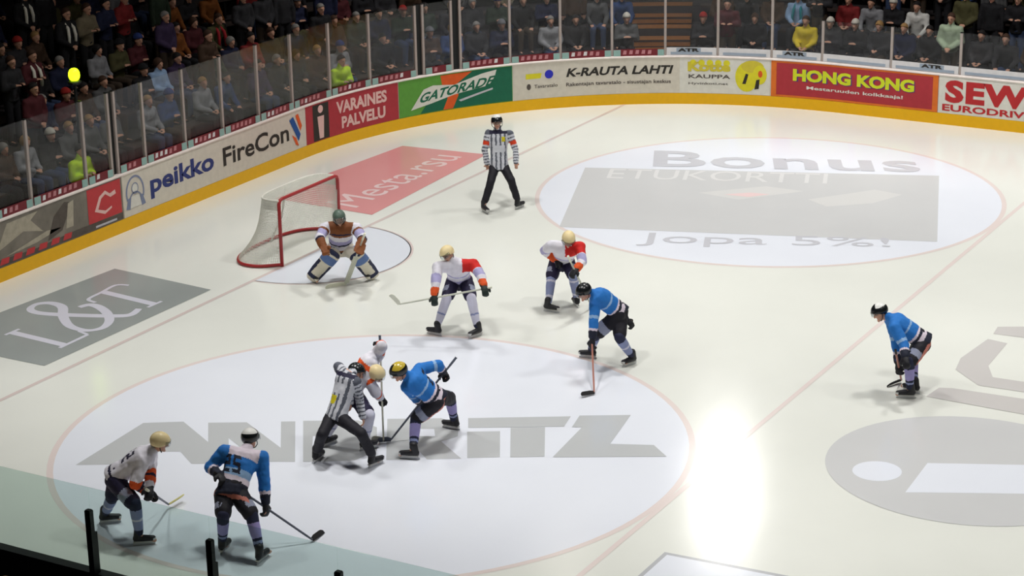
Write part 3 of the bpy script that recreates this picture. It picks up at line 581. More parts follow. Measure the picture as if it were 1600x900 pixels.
def jersey_mesh(name, J, lat, fwd, pal, voxel=.016, bulk=1.0, slim=False, number=None, sleeve=1.0, hem=-.12, folds=.012, seed=1):
    """pal: dict(mats=[...], torso=[(t,idx)...], sleeve=[(t,idx)...], yoke=idx or None)"""
    J = {k: VN(v) for k, v in J.items() if k != 'st'}; pel, nek = J['pel'], J['nek']; sp = nek-pel; lat = VN(lat).normalized(); shl = (J['sb']-J['sa']).normalized(); b = bulk; pc = []; cs = []; U = []; Vv = []
    R = ((hem, .20, .155), (.05, .195, .15), (.3, .185, .14), (.55, .195, .145), (.8, .215, .148), (.92, .2, .135), (1.0, .135, .105), (1.05, .085, .08)) if not slim else ((hem, .175, .13), (.05, .172, .128), (.3, .16, .118), (.55, .17, .12), (.8, .192, .125), (.92, .19, .118), (1.0, .125, .092), (1.05, .078, .074))
    for t, w_, d_ in R:
        la = lat.lerp(shl, max(0, min(1, t))).normalized(); v = sp.normalized().cross(la).normalized(); cs.append(pel+sp*t); U.append(la*w_*b); Vv.append(v*d_*b)
    pc.append(ring_loft(cs, U, Vv, 18)); k = (1.0 if not slim else .78)*b
    pc.append(cap(nek-sp.normalized()*.06, nek.lerp(J['hd'], .5 if slim else .3), .112*k, .078 if not slim else .07))
    for s in 'ab':
        sh, el, ha = J['s'+s], J['e'+s], J['h'+s]; pc.append(cap(nek.lerp(sh, .2)-sp.normalized()*.06, sh, .112*k, .1*k)); pc.append(cap(sh, el, .094*k, .078*k)); pc.append(cap(el, el.lerp(ha, .72*sleeve), .078*k, .066*k))
    me = fuse(name, pc, voxel, 2, folds, seed); Cn, N = centers(me)
    t0, d0 = seg(Cn, pel, nek); best = d0-.10*b; idx = np.zeros(len(Cn)); part = np.zeros(len(Cn), int); tt = t0.copy()
    for i, s in enumerate('ab'):
        ta, da = seg(Cn, J['s'+s], J['e'+s]); tb, db = seg(Cn, J['e'+s], J['h'+s])
        for kk, (tx, dx) in enumerate(((ta, da), (tb, db))):
            mk = dx < best; best = np.where(mk, dx, best); part[mk] = 1+i; tt[mk] = ((kk+np.clip(tx, 0, 1))/2)[mk]
    def band(tv, bands):
        r = np.zeros(len(tv));
        for t_, i_ in bands: r[tv >= t_] = i_
        return r
    idx = np.where(part == 0, band(t0, pal['torso']), band(tt, pal['sleeve']))
    v = np.array(sp.normalized().cross(lat).normalized()); F_ = np.array(VN(fwd)); 
    if v@F_ < 0: v = -v
    if pal.get('yoke') is not None:
        y = (t0 > pal.get('yoke_t', .84)) & (part >= 0) & (tt < (.28 if pal.get('yoke_t') else .22)) | ((part == 0) & (t0 > pal.get('yoke_t', .84))); y = y & ((((Cn-np.array(pel))@np.array(lat)) > .02)) if pal.get('one_side') else y; idx[y] = pal['yoke']
    if pal.get('stripes') is not None:
        x = (Cn-np.array(pel))@np.array(lat); sx = ((x+5) % .085) < .034; idx[(part == 0) & sx] = pal['stripes']
        idx[(part > 0) & (((tt*10) % 1) < .36)] = pal['stripes']
        if pal.get('arm') is not None: idx[(part > 0) & (tt > .22) & (tt < .34)] = pal['arm']
        for (pl, pt, rl, rt, fr, mi) in pal.get('patch', ()):
            x = (Cn-np.array(pel))@np.array(lat); idx[(part == 0) & (abs(x-pl) < rl) & (abs(t0-pt) < rt) & ((N@v)*fr > 0)] = mi
    if number:
        x = (Cn-np.array(pel))@np.array(lat); x = x*(1 if np.cross(np.array(lat), np.array(sp))@(-v) > 0 else -1); cell = .034
        for di, ch in enumerate(number):
            x0 = -.5*len(number)*4*cell+di*4*cell+cell*.5
            for r_ in range(5):
                for c_ in range(3):
                    if BITS[ch][r_][c_] == '1':
                        xa = x0+c_*cell; tz = .80-r_*(cell*1.35/sp.length); idx[(part == 0) & (N@v < -.1) & (x >= xa) & (x < xa+cell) & (t0 <= tz) & (t0 > tz-cell*1.35/sp.length)] = pal['num']
    colour(me, pal['mats'], idx); return me
def limb_mesh(name, pts, rs, mats, bands, voxel=.014, folds=.004, axis=None, seed=0, extra=()):
    pc = [cap(pts[i], pts[i+1], rs[i], rs[i+1]) for i in range(len(pts)-1)]+list(extra)
    me = fuse(name, pc, voxel, 2, folds, seed); Cn, N = centers(me); a, b = axis or (pts[0], pts[-1]); t, d = seg(Cn, a, b); idx = np.zeros(len(Cn))
    for t_, i_ in bands: idx[t >= t_] = i_
    colour(me, mats, idx); return me
STL = mat('skate_steel', (190, 192, 196), .3, metal=.8); HOLD = mat('skate_holder', (206, 206, 204), .5); BOOT = mat('skate_boot', (38, 38, 42), .45)
def skate(t, an, to, fdir, boot=BOOT, cream=None):
    an = VN(an); d = Vector((to[0]-an.x, to[1]-an.y, 0)); fd = Vector((fdir[0], fdir[1], 0)).normalized(); d = (d*(1/.12)+fd*.35); d = d.normalized()
    g = Vector((an.x, an.y, 0)); z = Vector((0, 0, 1)); side = z.cross(d)
    pc = [cap(an+z*.06-d*.01, g+z*.115-d*.03, .056, .05), cap(g+z*.10-d*.045, g+z*.095+d*.06, .045, .046), cap(g+z*.095+d*.05, g+z*.088+d*.17, .046, .038), ball(g+z*.088+d*.15, [d*.06, side*.046, z*.034])]
    me = fuse('skate', pc, .012, 1); Cn, N = centers(me); q = (Cn-np.array(g))@np.array(d); idx = np.zeros(len(Cn)); idx[(q > .17) & (Cn[:, 2] < .10)] = 1; idx[Cn[:, 2] < .062] = 1
    colour(me, (boot, cream or HOLD), idx); o = link('skate', me, t)
    mb = MB(); ax = (d, side, z)
    mb.box(g+z*.043+d*.045, (.24, .022, .026), HOLD, ax); mb.box(g+z*.052-d*.055, (.05, .05, .02), HOLD, ax); mb.box(g+z*.052+d*.13, (.06, .055, .02), HOLD, ax); mb.box(g+z*.0175+d*.05, (.285, .005, .025), STL, ax); mb.build('skate_blade', o)
    return o
def to_skin(o): return o
def hex_glove(t, el, ha, fwd, side, m, m2, curl=.8, pn=None):
    el, ha = VN(el), VN(ha); d = (ha-el).normalized(); pn = VN(pn) if pn is not None else -VN(fwd)*.3+Vector((0, 0, -.9)); w_ = el.lerp(ha, .86)
    pc = hand(w_+d*.0, d, pn, side, curl, 1.28, .0165); pc.append(cap(el.lerp(ha, .62), w_, .066, .052, .8)); pc.append(ball(w_+d*.055-pn.normalized()*.008, [d*.062, d.cross(pn).normalized()*.058, pn.normalized()*.034]))
    me = fuse('glove', pc, .0125, 1); Cn, N = centers(me); tt, _ = seg(Cn, el, ha); idx = np.zeros(len(Cn)); idx[tt < .72] = 1; colour(me, (m, m2), idx); return link('glove', me, t)
def make_stick(name, label, st, shaft, blade, tape, goalie=False, group='hockey sticks'):
    butt, heel, tip = [VN(v) for v in st]; q = (butt-heel).normalized(); t = thing(name, label, 'hockey stick', tuple(heel), group)
    bl = (tip-heel); bl = bl.normalized()*min(bl.length, .30 if not goalie else .36); side = q.cross(bl).normalized(); up = side.cross(bl.normalized()).normalized()
    if up.z < 0: up = -up
    mb = MB(); ax = (q, bl.normalized(), side); L = (butt-heel).length
    mb.tube([heel, heel+q*.1, butt-q*.14], [.013, .0155, .0155], shaft, 6); mb.build('shaft', t)
    if goalie: mb = MB(); mb.box(heel+q*.34, (.62, .085, .02), shaft, (q, (bl.normalized()-q*bl.normalized().dot(q)).normalized(), side)); mb.build('paddle', t)
    mb = MB(); mb.tube([butt-q*.15, butt-q*.01, butt], [.018, .018, .021], tape, 8); mb.build('butt_tape', t)
    hgt = .07 if not goalie else .09; V = []; Fc = []; n = 8
    for i in range(n+1):
        f = i/n; p = heel+bl*f+side*(.022*f*f); h = hgt*(.75+.25*min(1, f*4)) if f < .85 else hgt*(1-(f-.85)*3)
        for a in (-.006, .006): V += [p+side*a-up*.025, p+side*a+up*(h-.025)]
    for i in range(n): k = 4*i; Fc += [(k, k+1, k+5, k+4), (k+2, k+6, k+7, k+3), (k+1, k+3, k+7, k+5), (k, k+4, k+6, k+2)]
    Fc += [(0, 2, 3, 1), (4*n, 4*n+1, 4*n+3, 4*n+2)]
    mb = MB(); mb.add(V, Fc, blade); mb.build('blade', t); return t

# ------------------------------------------------------------ the eleven people on the ice (joint positions in metres)
JN = dict(
 d1=dict(aa=(4.36,-2.78,0.15), ab=(4.96,-2.51,0.15), ta=(4.30,-2.74,0.04), tb=(4.93,-2.52,0.04), pel=(4.43,-2.16,0.79), ka=(4.43,-2.56,0.58), kb=(4.81,-2.43,0.59), nek=(4.60,-2.51,1.17), hd=(4.46,-2.54,1.32), sa=(4.36,-2.68,1.13), sb=(4.84,-2.38,1.15), ea=(4.44,-2.90,0.96), eb=(5.06,-2.54,1.05), ha=(4.51,-3.05,0.75), hb=(5.22,-2.71,0.91), st=((5.33,-2.66,0.93),(4.00,-3.30,0.64),(3.88,-3.37,0.81))),
 d2=dict(aa=(5.40,-0.95,0.15), ab=(5.69,-0.51,0.15), ta=(5.48,-0.91,0.04), tb=(5.63,-0.44,0.04), pel=(5.36,-0.40,0.74), ka=(5.31,-0.68,0.50), kb=(5.70,-0.64,0.58), nek=(5.63,-0.73,1.09), hd=(5.71,-0.81,1.26), sa=(5.41,-0.85,1.12), sb=(5.82,-0.63,1.09), ea=(5.20,-0.72,0.97), eb=(5.97,-0.81,0.91), ha=(5.42,-0.66,0.80), hb=(5.96,-1.07,0.83), st=((5.97,-1.31,1.15),(5.94,-0.46,0.04),(5.95,-0.18,0.04))),
 bd=dict(aa=(7.05,-2.59,0.15), ab=(7.74,-2.56,0.15), ta=(6.89,-2.59,0.04), tb=(7.69,-2.69,0.04), pel=(7.52,-2.55,0.84), ka=(7.25,-2.81,0.49), kb=(7.66,-2.81,0.51), nek=(7.29,-2.91,1.20), hd=(7.20,-3.08,1.26), sa=(7.31,-2.93,1.05), sb=(7.19,-2.56,1.08), ea=(7.36,-3.09,0.80), eb=(7.43,-2.52,0.86), ha=(7.40,-3.21,0.53), hb=(7.65,-2.49,0.67), st=((7.19,-2.85,0.77),(7.81,-3.94,0.04),(7.69,-4.14,0.04))),
 go=dict(aa=(1.01,-1.35,0.15), ab=(1.80,-0.80,0.15), ta=(1.13,-1.47,0.04), tb=(1.83,-0.93,0.04), pel=(1.33,-1.00,0.57), ka=(1.31,-1.29,0.49), kb=(1.76,-1.09,0.49), nek=(1.50,-1.21,1.04), hd=(1.55,-1.32,1.21), sa=(1.29,-1.38,1.01), sb=(1.73,-1.08,0.98), ea=(1.35,-1.64,0.91), eb=(1.95,-1.23,0.87), ha=(1.54,-1.79,0.79), hb=(2.05,-1.47,0.80), st=((2.20,-1.52,1.08),(1.64,-1.34,0.04),(1.39,-1.60,0.04))),
 li=dict(aa=(5.58,-7.94,0.15), ab=(6.37,-7.73,0.15), ta=(5.55,-7.83,0.04), tb=(6.39,-7.63,0.04), pel=(5.81,-7.74,0.67), ka=(5.80,-8.09,0.51), kb=(6.34,-7.93,0.56), nek=(5.85,-7.47,1.21), hd=(5.85,-7.28,1.14), sa=(5.63,-7.38,1.22), sb=(6.00,-7.52,1.12), ea=(5.72,-7.29,0.96), eb=(6.00,-7.45,0.83), ha=(5.79,-7.37,0.69), hb=(6.08,-7.50,0.58)),
 wc=dict(aa=(5.39,-7.41,0.15), ab=(5.95,-7.28,0.15), ta=(5.38,-7.27,0.04), tb=(6.03,-7.10,0.04), pel=(5.66,-7.18,0.79), ka=(5.61,-7.40,0.54), kb=(6.09,-7.36,0.57), nek=(5.92,-7.01,1.25), hd=(6.01,-7.03,1.07), sa=(5.89,-7.11,1.06), sb=(5.91,-6.81,1.28), ea=(6.02,-7.07,0.81), eb=(6.07,-6.95,1.47), ha=(5.97,-6.85,0.63), hb=(5.90,-6.73,1.40), st=((5.89,-6.72,1.52),(6.03,-6.94,0.04),(5.85,-6.95,0.04))),
 bc=dict(aa=(6.72,-7.25,0.15), ab=(6.66,-6.06,0.15), ta=(6.54,-7.30,0.04), tb=(6.52,-6.04,0.04), pel=(6.82,-6.75,0.75), ka=(6.59,-6.95,0.47), kb=(6.72,-6.24,0.56), nek=(6.58,-7.07,1.13), hd=(6.52,-7.22,1.25), sa=(6.58,-7.12,1.01), sb=(6.57,-6.78,1.14), ea=(6.51,-6.86,0.77), eb=(6.73,-6.54,1.16), ha=(6.44,-6.58,0.56), hb=(6.70,-6.36,0.97), st=((6.84,-6.24,1.19),(6.11,-6.87,0.04),(5.95,-6.98,0.04))),
 ww=dict(aa=(4.30,-10.89,0.15), ab=(5.11,-11.20,0.15), ta=(4.43,-10.78,0.04), tb=(5.26,-11.09,0.04), pel=(4.72,-11.10,0.85), ka=(4.57,-11.04,0.49), kb=(5.14,-11.27,0.59), nek=(5.13,-10.91,1.16), hd=(5.25,-10.84,1.30), sa=(4.96,-10.68,1.07), sb=(5.11,-11.03,1.08), ea=(5.12,-10.90,0.90), eb=(5.10,-11.20,0.85), ha=(5.28,-11.14,0.76), hb=(5.21,-11.02,0.67), st=((5.35,-11.28,0.85),(4.74,-10.15,0.07),(4.78,-9.85,0.08))),
 bw=dict(aa=(6.18,-10.88,0.15), ab=(6.77,-10.90,0.15), ta=(6.17,-10.81,0.04), tb=(6.76,-10.69,0.04), pel=(6.25,-10.74,0.79), ka=(6.30,-10.99,0.57), kb=(6.60,-10.80,0.56), nek=(6.21,-10.35,1.17), hd=(6.17,-10.18,1.28), sa=(6.01,-10.50,1.19), sb=(6.39,-10.25,1.09), ea=(5.86,-10.63,1.00), eb=(6.48,-10.35,0.78), ha=(6.11,-10.76,0.98), hb=(6.55,-10.44,0.52), st=((6.05,-10.80,1.04),(7.01,-10.12,0.04),(6.99,-9.76,0.04))),
 br=dict(aa=(12.00,-1.97,0.15), ab=(11.99,-1.74,0.15), ta=(11.83,-2.03,0.04), tb=(11.78,-1.67,0.04), pel=(12.04,-1.62,0.80), ka=(12.00,-2.04,0.59), kb=(11.83,-1.42,0.42), nek=(11.63,-1.80,1.12), hd=(11.45,-1.83,1.21), sa=(11.75,-2.02,1.07), sb=(11.56,-1.67,1.06), ea=(11.93,-2.10,0.86), eb=(11.69,-1.75,0.73), ha=(12.03,-2.30,0.72), hb=(11.77,-1.85,0.40), st=((11.93,-2.47,0.91),(11.67,-1.41,0.04),(11.54,-1.68,0.04))),
 re=dict(aa=(1.51,3.59,0.15), ab=(1.98,4.07,0.15), ta=(1.54,3.59,0.04), tb=(1.97,4.19,0.04), pel=(1.57,4.09,0.80), ka=(1.57,3.76,0.57), kb=(1.89,3.98,0.58), nek=(1.48,4.23,1.43), hd=(1.48,4.19,1.63), sa=(1.31,4.14,1.40), sb=(1.68,4.33,1.39), ea=(1.29,4.03,1.09), eb=(1.81,4.31,1.10), ha=(1.36,3.99,0.83), hb=(1.89,4.18,0.87)),)
RV = Vector((.869, .495, 0)).normalized(); NV_ = Vector((-.5, .866, 0))
def cf(r, n, z=0): return RV*r+NV_*n+Vector((0, 0, z))
JW = mat('jersey_white', (228, 226, 236), .75); JO = mat('jersey_orange', (226, 88, 36), .75); JR = mat('jersey_red', (208, 34, 30), .75); JN_ = mat('jersey_navy', (36, 34, 60), .75); JLAV = mat('jersey_lavender', (176, 172, 214), .75)
JB = mat('jersey_blue', (38, 118, 200), .75); JBL = mat('jersey_pale_blue', (150, 186, 226), .75); JPW = mat('jersey_pink_white', (226, 214, 226), .75); JDK = mat('jersey_dark', (30, 34, 52), .75)
PN = mat('pants_navy', (36, 32, 62), .7); PB = mat('pants_black', (26, 25, 34), .7); PTR = mat('pants_salmon', (206, 130, 116), .7); PPIP = mat('pants_patch_grey', (150, 156, 178), .7)
SW = mat('sock_white', (212, 212, 230), .8); SG = mat('sock_blue_grey', (140, 150, 190), .8); SD = mat('sock_dark', (36, 40, 66), .8); SLV = mat('sock_lilac', (160, 152, 208), .8)
HC = mat('helmet_cream', (240, 220, 168), .35); HW = mat('helmet_white', (240, 240, 236), .25); HK = mat('helmet_black', (24, 28, 30), .25, spec=.6); HG = mat('helmet_gold_highlight', (206, 180, 60), .2, spec=.8)
GK = mat('glove_black', (28, 28, 34), .6); GG = mat('glove_green_black', (30, 44, 40), .6); GO = mat('glove_cuff_orange', (210, 110, 60), .6); GBB = mat('glove_cuff_blue', (40, 60, 110), .6)
RS = mat('referee_white', (208, 210, 218), .75); RK = mat('referee_stripe', (92, 96, 108), .75); RO = mat('armband_orange', (220, 66, 30), .7); RY = mat('patch_yellow', (222, 206, 30), .6)
STW = mat('stick_pale', (196, 198, 184), .5); STB = mat('stick_grey', (92, 98, 112), .5); STR = mat('stick_reddish', (176, 118, 104), .5); STK = mat('tape_black', (26, 26, 28), .8); TPW = mat('tape_white', (226, 226, 208), .8); TPY = mat('blade_yellowish', (212, 206, 130), .7)
PADW = mat('pad_cream', (226, 220, 204), .6); PADN = mat('pad_navy', (40, 46, 76), .6); PADB = mat('pad_blue', (96, 124, 180), .6); BRN = mat('goalie_brown', (128, 74, 38), .7); VIS = glass_mat('visor', (.78, .8, .8)); CAGE = mat('mask_cage', (120, 126, 124), .3, metal=.7)
def rim(fr, sd, bk):
    def e(ph):
        c = math.cos(ph); return math.radians(fr*max(0, c)**.7+sd*(1-abs(c))+bk*max(0, -c)) if True else 0
    return e
def person(name, label, key, face, fwd, lat, pal, pants, socks, helmet, gloves, kind='player', number=None, bulk=1.0, knob=None, group='players and officials on the ice', ears=None, bulk_legs=1.0):
    J = {k: (VN(v) if k != 'st' else v) for k, v in JN[key].items()}; fwd = VN(fwd).normalized(); lat = VN(lat).normalized()
    g = (J['aa']+J['ab'])/2; t = thing(name, label, 'person', (g.x, g.y, 0), group); sd = hash(key) % 7 if False else len(key)+ord(key[0]) % 7
    me, (f, l, u), hp = body_mesh('body', J, face, lat, fwd, bulk=bulk); link('body', me, t); hd = J['hd']
    link('jersey', jersey_mesh('jersey', J, lat, fwd, pal, bulk=bulk, slim=(kind == 'official'), number=number, seed=sd, sleeve=(1.25 if kind == 'official' else 1.0)), t)
    # trousers or padded pants
    sp = (J['nek']-J['pel']).normalized(); v = sp.cross(lat).normalized(); pel = J['pel']
    kk = .8 if kind == 'official' else 1.0
    w_ = .19*kk*bulk; pc = [ring_loft([pel-Vector((0, 0, .10)), pel-Vector((0, 0, .04)), pel+sp*.08, pel+sp*.2], [lat*w_*.8, lat*w_, lat*w_*.98, lat*w_*.85], [v*.13*kk, v*.155*kk, v*.15*kk, v*.12*kk])]
    for s in 'ab':
        kn = J['k'+s]; pc.append(cap(hp[s], hp[s].lerp(kn, .85 if kind != 'official' else 1.0), .125*kk*bulk_legs, .108*kk*bulk_legs if kind != 'official' else .078))
        if kind == 'official': pc.append(cap(kn, kn.lerp(J['a'+s], .8), .078, .07))
    me = fuse('trousers', pc, .016, 2, .008, sd); Cn, N = centers(me); idx = np.zeros(len(Cn))
    if len(pants) > 1:
        for s in 'ab':
            tt, dd = seg(Cn, hp[s], J['k'+s]); idx[(dd < .14) & (tt > .5) & (tt < .78) & (N@np.array(lat)*(1 if s == 'b' else -1) > .2)] = 1
        q = (Cn-np.array(pel))@np.array(sp)
        if len(pants) > 2: idx[(q > -.10) & (q < -.045) & (N@np.array(fwd) < -.3)] = 2
    colour(me, pants, idx); link('trousers' if kind == 'official' else 'hockey_pants', me, t)
    if kind != 'official':
        for s in 'ab':
            kn, an = J['k'+s], J['a'+s]
            if kind == 'goalie': continue
            link('sock', limb_mesh('sock', [kn+(kn-an).normalized()*.02, kn.lerp(an, .4), kn.lerp(an, .92)], [.083, .076, .056], socks[0], socks[1], axis=(kn, an)), t)
    for s in 'ab': skate(t, J['a'+s], J['t'+s], fwd, cream=PADW if kind == 'goalie' else None)
    # gloves
    if gloves:
        for s, sg in (('a', -1), ('b', 1)):
            pn = None
            if J.get('st'):
                pass
            hex_glove(t, J['e'+s], J['h'+s], fwd, sg, gloves[0], gloves[1], .95)
    # helmet and visor
    hc = hd+u*.03-f*.004
    HM = mat('hair_under_helmet', (52, 38, 30), .8); link('hair', dome('hair', hd+u*.022-f*.006, f, l, u, (.108, .086, .112), rim(30, -22, -58), n=20, m=6, th=.01, mats=(HM,)), t)
    edge = rim(14, -26, -38); r = (.133, .112, .118)
    hm = dome('helmet', hc, f, l, u, r, edge, th=.014, mats=helmet, stripe=(lambda p_, j: 1 if (len(helmet) > 1 and (math.cos(p_) < knob[0] and j > knob[1])) else 0) if knob else None)
    ho = link('helmet', hm, t)
    mb = MB()
    for s in (-1, 1): # ear loops and chin strap
        mb.tube([hc+l*s*.108-u*.05, hc+l*s*.1-u*.09+f*.02, hc+l*s*.05-u*.135+f*.05, hc-u*.145+f*.06], .006, GK, 6)
    mb.build('chin_strap', ho)
    if kind in ('player', 'official'):
        V = []; n = 14
        for i in range(n+1):
            ph = -1.15+2.3*i/n
            for el, rr in ((math.radians(18), 1.08), (math.radians(-14), 1.16)): V.append(hc+f*.13*rr*math.cos(ph)*math.cos(el)+l*.115*rr*math.sin(ph)*math.cos(el)+u*.118*math.sin(el)*1.05)
        mv = me_new('visor', V, [(2*i, 2*i+2, 2*i+3, 2*i+1) for i in range(n)], (VIS,), None, True); vo = link('visor', mv, ho); sm = vo.modifiers.new('t', 'SOLIDIFY'); sm.thickness = .003
    if kind == 'goalie':
        mb = MB()
        for ph in [-.9+.3*i for i in range(7)]: mb.tube([hc+f*.14*math.cos(ph)*math.cos(e)+l*.12*math.sin(ph)*math.cos(e)+u*.13*math.sin(e) for e in [math.radians(18-13*k) for k in range(8)]], .004, CAGE, 5)
        for e in [math.radians(8-16*k) for k in range(5)]: mb.tube([hc+f*.14*math.cos(ph)*math.cos(e)+l*.12*math.sin(ph)*math.cos(e)+u*.13*math.sin(e) for ph in [-.95+.19*i for i in range(11)]], .004, CAGE, 5)
        mb.build('face_cage', ho)
        mm = MB(); V = []; n = 16
        for i in range(n+1):
            ph = .95+(2*PI-1.9)*i/n
            for e in (math.radians(-20), math.radians(-58)): V.append(hc+f*.128*math.cos(ph)*math.cos(e)+l*.112*math.sin(ph)*math.cos(e)+u*.125*math.sin(e))
        vo = link('mask_side', me_new('mask_side', V, [(2*i, 2*i+2, 2*i+3, 2*i+1) for i in range(n)], (helmet[0],), None, True), ho); sm = vo.modifiers.new('t', 'SOLIDIFY'); sm.thickness = .008
    return t, J, hp
PAL_W = dict(mats=(JW, JO, JN_, JLAV, JR), torso=[(-1, 0), (.0, 2), (.07, 0)], sleeve=[(-1, 0), (.48, 1), (.62, 2), (.68, 1), (.8, 0)], yoke=None, num=2)
PAL_WD = dict(mats=(JW, JO, JN_, JLAV, JR), torso=[(-1, 0), (.0, 3), (.06, 4), (.16, 3), (.3, 0), (.55, 3), (.62, 0)], sleeve=[(-1, 0), (.3, 3), (.55, 0), (.7, 1)], yoke=4, yoke_t=.86, one_side=True, num=2)
PAL_WC = dict(mats=(JW, JO, JN_, JLAV, JR), torso=[(-1, 0), (.0, 2), (.07, 0), (.78, 1), (.9, 0)], sleeve=[(-1, 0), (.1, 1), (.22, 0), (.56, 1), (.66, 0)], yoke=None, num=2)
PAL_B = dict(mats=(JB, JBL, JPW, JDK, JB), torso=[(-1, 3), (.06, 2), (.18, 3), (.26, 2), (.32, 0), (.56, 1), (.62, 0)], sleeve=[(-1, 0), (.34, 1), (.42, 0), (.66, 2), (.72, 3)], yoke=None, num=3)
PAL_BW = dict(mats=(JB, JBL, JPW, JDK, JB), torso=[(-1, 3), (.2, 2), (.33, 1), (.5, 0), (.80, 2)], sleeve=[(-1, 0), (.64, 2), (.72, 3)], yoke=None, num=3)
PAL_G = dict(mats=(JW, BRN, JN_, JLAV, JO), torso=[(-1, 2), (.06, 1), (.14, 0), (.3, 2), (.36, 3), (.52, 0), (.72, 1), (.8, 2), (.86, 1)], sleeve=[(-1, 0), (.12, 1), (.2, 3), (.42, 0), (.52, 2), (.6, 1)], yoke=None, num=2)
PAL_RE = dict(mats=(RS, RK, RO, RY, JN_), torso=[(-1, 0)], sleeve=[(-1, 0)], yoke=None, stripes=1, arm=2, num=1, patch=[(.09, .78, .035, .07, 1, 3), (.0, .5, .12, .1, 1, 0), (0, 1.0, .3, .06, 1, 4)])
PAL_LI = dict(mats=(RS, RK, RO, RY, JN_), torso=[(-1, 0)], sleeve=[(-1, 0)], yoke=None, stripes=1, num=1, patch=[(-.05, .33, .055, .1, -1, 3), (-.03, .6, .12, .12, -1, 0), (0, .93, .3, .05, -1, 4)])
SKW = ((SW, SG, SD), [(-1, 0), (.5, 1), (.56, 0), (.88, 2)]); SKG = ((SG, SW, SD), [(-1, 0), (.12, 1), (.2, 0), (.7, 1), (.8, 0)]); SKB = ((SD, SLV, SG), [(-1, 0), (.2, 1), (.62, 0), (.7, 2), (.78, 0)]); SKP = ((SG, SW, SD), [(-1, 2), (.1, 0), (.4, 1), (.48, 0), (.8, 2)])
person('hockey_player', 'white-jersey player with red shoulders bending forward, a stick across his thighs', 'd1', cf(-.5, -.8, -.45), cf(-.15, -1), cf(1, .1), PAL_WD, (PN, PPIP), SKW, (HC, HC), (GG, GO))
person('hockey_player', 'hunched white-jersey player with red shoulders, right behind the central blue player', 'd2', cf(.05, -.8, -.6), cf(.1, -1), cf(1, .05), PAL_WD, (PN, PPIP), SKG, (HC, HC), (GK, GO))
person('hockey_player', 'blue-jersey player at the centre of the ice leaning forward over an upright stick', 'bd', cf(-.75, -.45, -.5), cf(-.8, -.45), cf(.25, .9), PAL_B, (PB, PPIP), SKP, (HK, HK), (GK, GBB))
tg, Jg, hg = person('hockey_goalkeeper', 'crouching goalkeeper with leg pads and caged mask in front of the red-framed goal', 'go', cf(.15, -.95, -.2), cf(.05, -1), cf(1, .2), PAL_G, (PADW, PADB), SKW, (mat('mask_grey_green', (96, 116, 104), .4), HK), None, kind='goalie', bulk=1.08, bulk_legs=1.1)
person('linesman', 'striped official in black trousers bending over at the face-off, yellow mark on his back', 'li', cf(.75, .3, -.55), cf(.75, .65), cf(.7, -.7), PAL_LI, (PB,), SKW, (HK, RY), None, kind='official', knob=(.2, .72))
person('hockey_player', 'white-jersey centre in a cream helmet half hidden behind the bending official', 'wc', cf(.8, -.3, -.6), cf(.9, -.2), cf(.2, .98), PAL_WC, (PN, PPIP), SKW, (HC, HC), (GK, GO))
person('hockey_player', 'blue-jersey centre in a black helmet with a painted gold highlight crouching low at the face-off', 'bc', cf(-.85, -.25, -.5), cf(-.9, -.1), cf(.15, .95), PAL_B, (PB, PPIP, PTR), SKB, (HK, HG), (GK, GBB), number='26', knob=(.75, .34))  # gold over the black crown is the helmet's highlight put into its colour
person('hockey_player', 'white-jersey winger with orange sleeve bands and navy pants skating at the lower left', 'ww', cf(.85, .25, -.3), cf(.95, .25), cf(-.1, -1), PAL_W, (PN, PPIP), SKP, (HC, HC), (GK, GO), number='22')
person('hockey_player', 'blue-jersey winger seen from behind at the lower left, black helmet with a painted white highlight', 'bw', cf(.45, .85, -.3), cf(.2, 1), cf(1, -.1), PAL_BW, (PB, PPIP, PTR), SKB, (HK, HW), (GK, GBB), number='25', knob=(.35, .34))  # white on this helmet's top paints in the highlight
person('hockey_player', 'lone blue-jersey player at the right leaning forward with hands on his knees', 'br', cf(-.85, -.1, -.5), cf(-.95, -.1), cf(.1, .98)*1, PAL_B, (PB, PPIP, PTR), SKB, (HK, HW), (GK, GBB), knob=(.35, .34))
person('referee', 'upright referee with orange armbands and black trousers standing near the far boards', 're', cf(.05, -1, -.15), cf(0, -1), cf(1, 0), PAL_RE, (PB,), SKW, (HK, HW), None, kind='official', knob=(2, .45))
# goalkeeper pads, blocker and catching glove
for s, sg in (('a', -1), ('b', 1)):
    kn, an, to = Jg['k'+s], Jg['a'+s], Jg['t'+s]; F_ = cf(.05, -1); ax = (kn-an).normalized(); lt = ax.cross(F_).normalized(); fr = lt.cross(ax).normalized()
    if fr.dot(F_) < 0: fr = -fr
    cs = [an+ax*q+fr*(.075 if q > 0 else .10)-(Vector((0, 0, .0))) for q in (-.10, -.05, .08, .28, .44, .56, .62)]; U = [lt*x for x in (.08, .12, .135, .14, .15, .145, .10)]; Vv = [fr*x for x in (.03, .05, .055, .055, .07, .055, .03)]
    me = fuse('leg_pad', [ring_loft(cs, U, Vv, 4*4)], .016, 1, .003); Cn, N = centers(me); q = (Cn-np.array(an))@np.array(ax); x = (Cn-np.array(an))@np.array(lt); idx = np.zeros(len(Cn)); idx[(q > .36) & (q < .52)] = 2; idx[(q > .0) & (q < .34) & (abs(x) > .085)] = 1; idx[(q < .04) & (q > -.03)] = 1; idx[q > .56] = 1
    colour(me, (PADW, PADN, PADB), idx); link('leg_pad', me, tg)
el, ha = Jg['eb'], Jg['hb']; d = (ha-el).normalized(); bx = MB(); fr = cf(.1, -1, .1).normalized(); sdv = d.cross(fr).normalized()
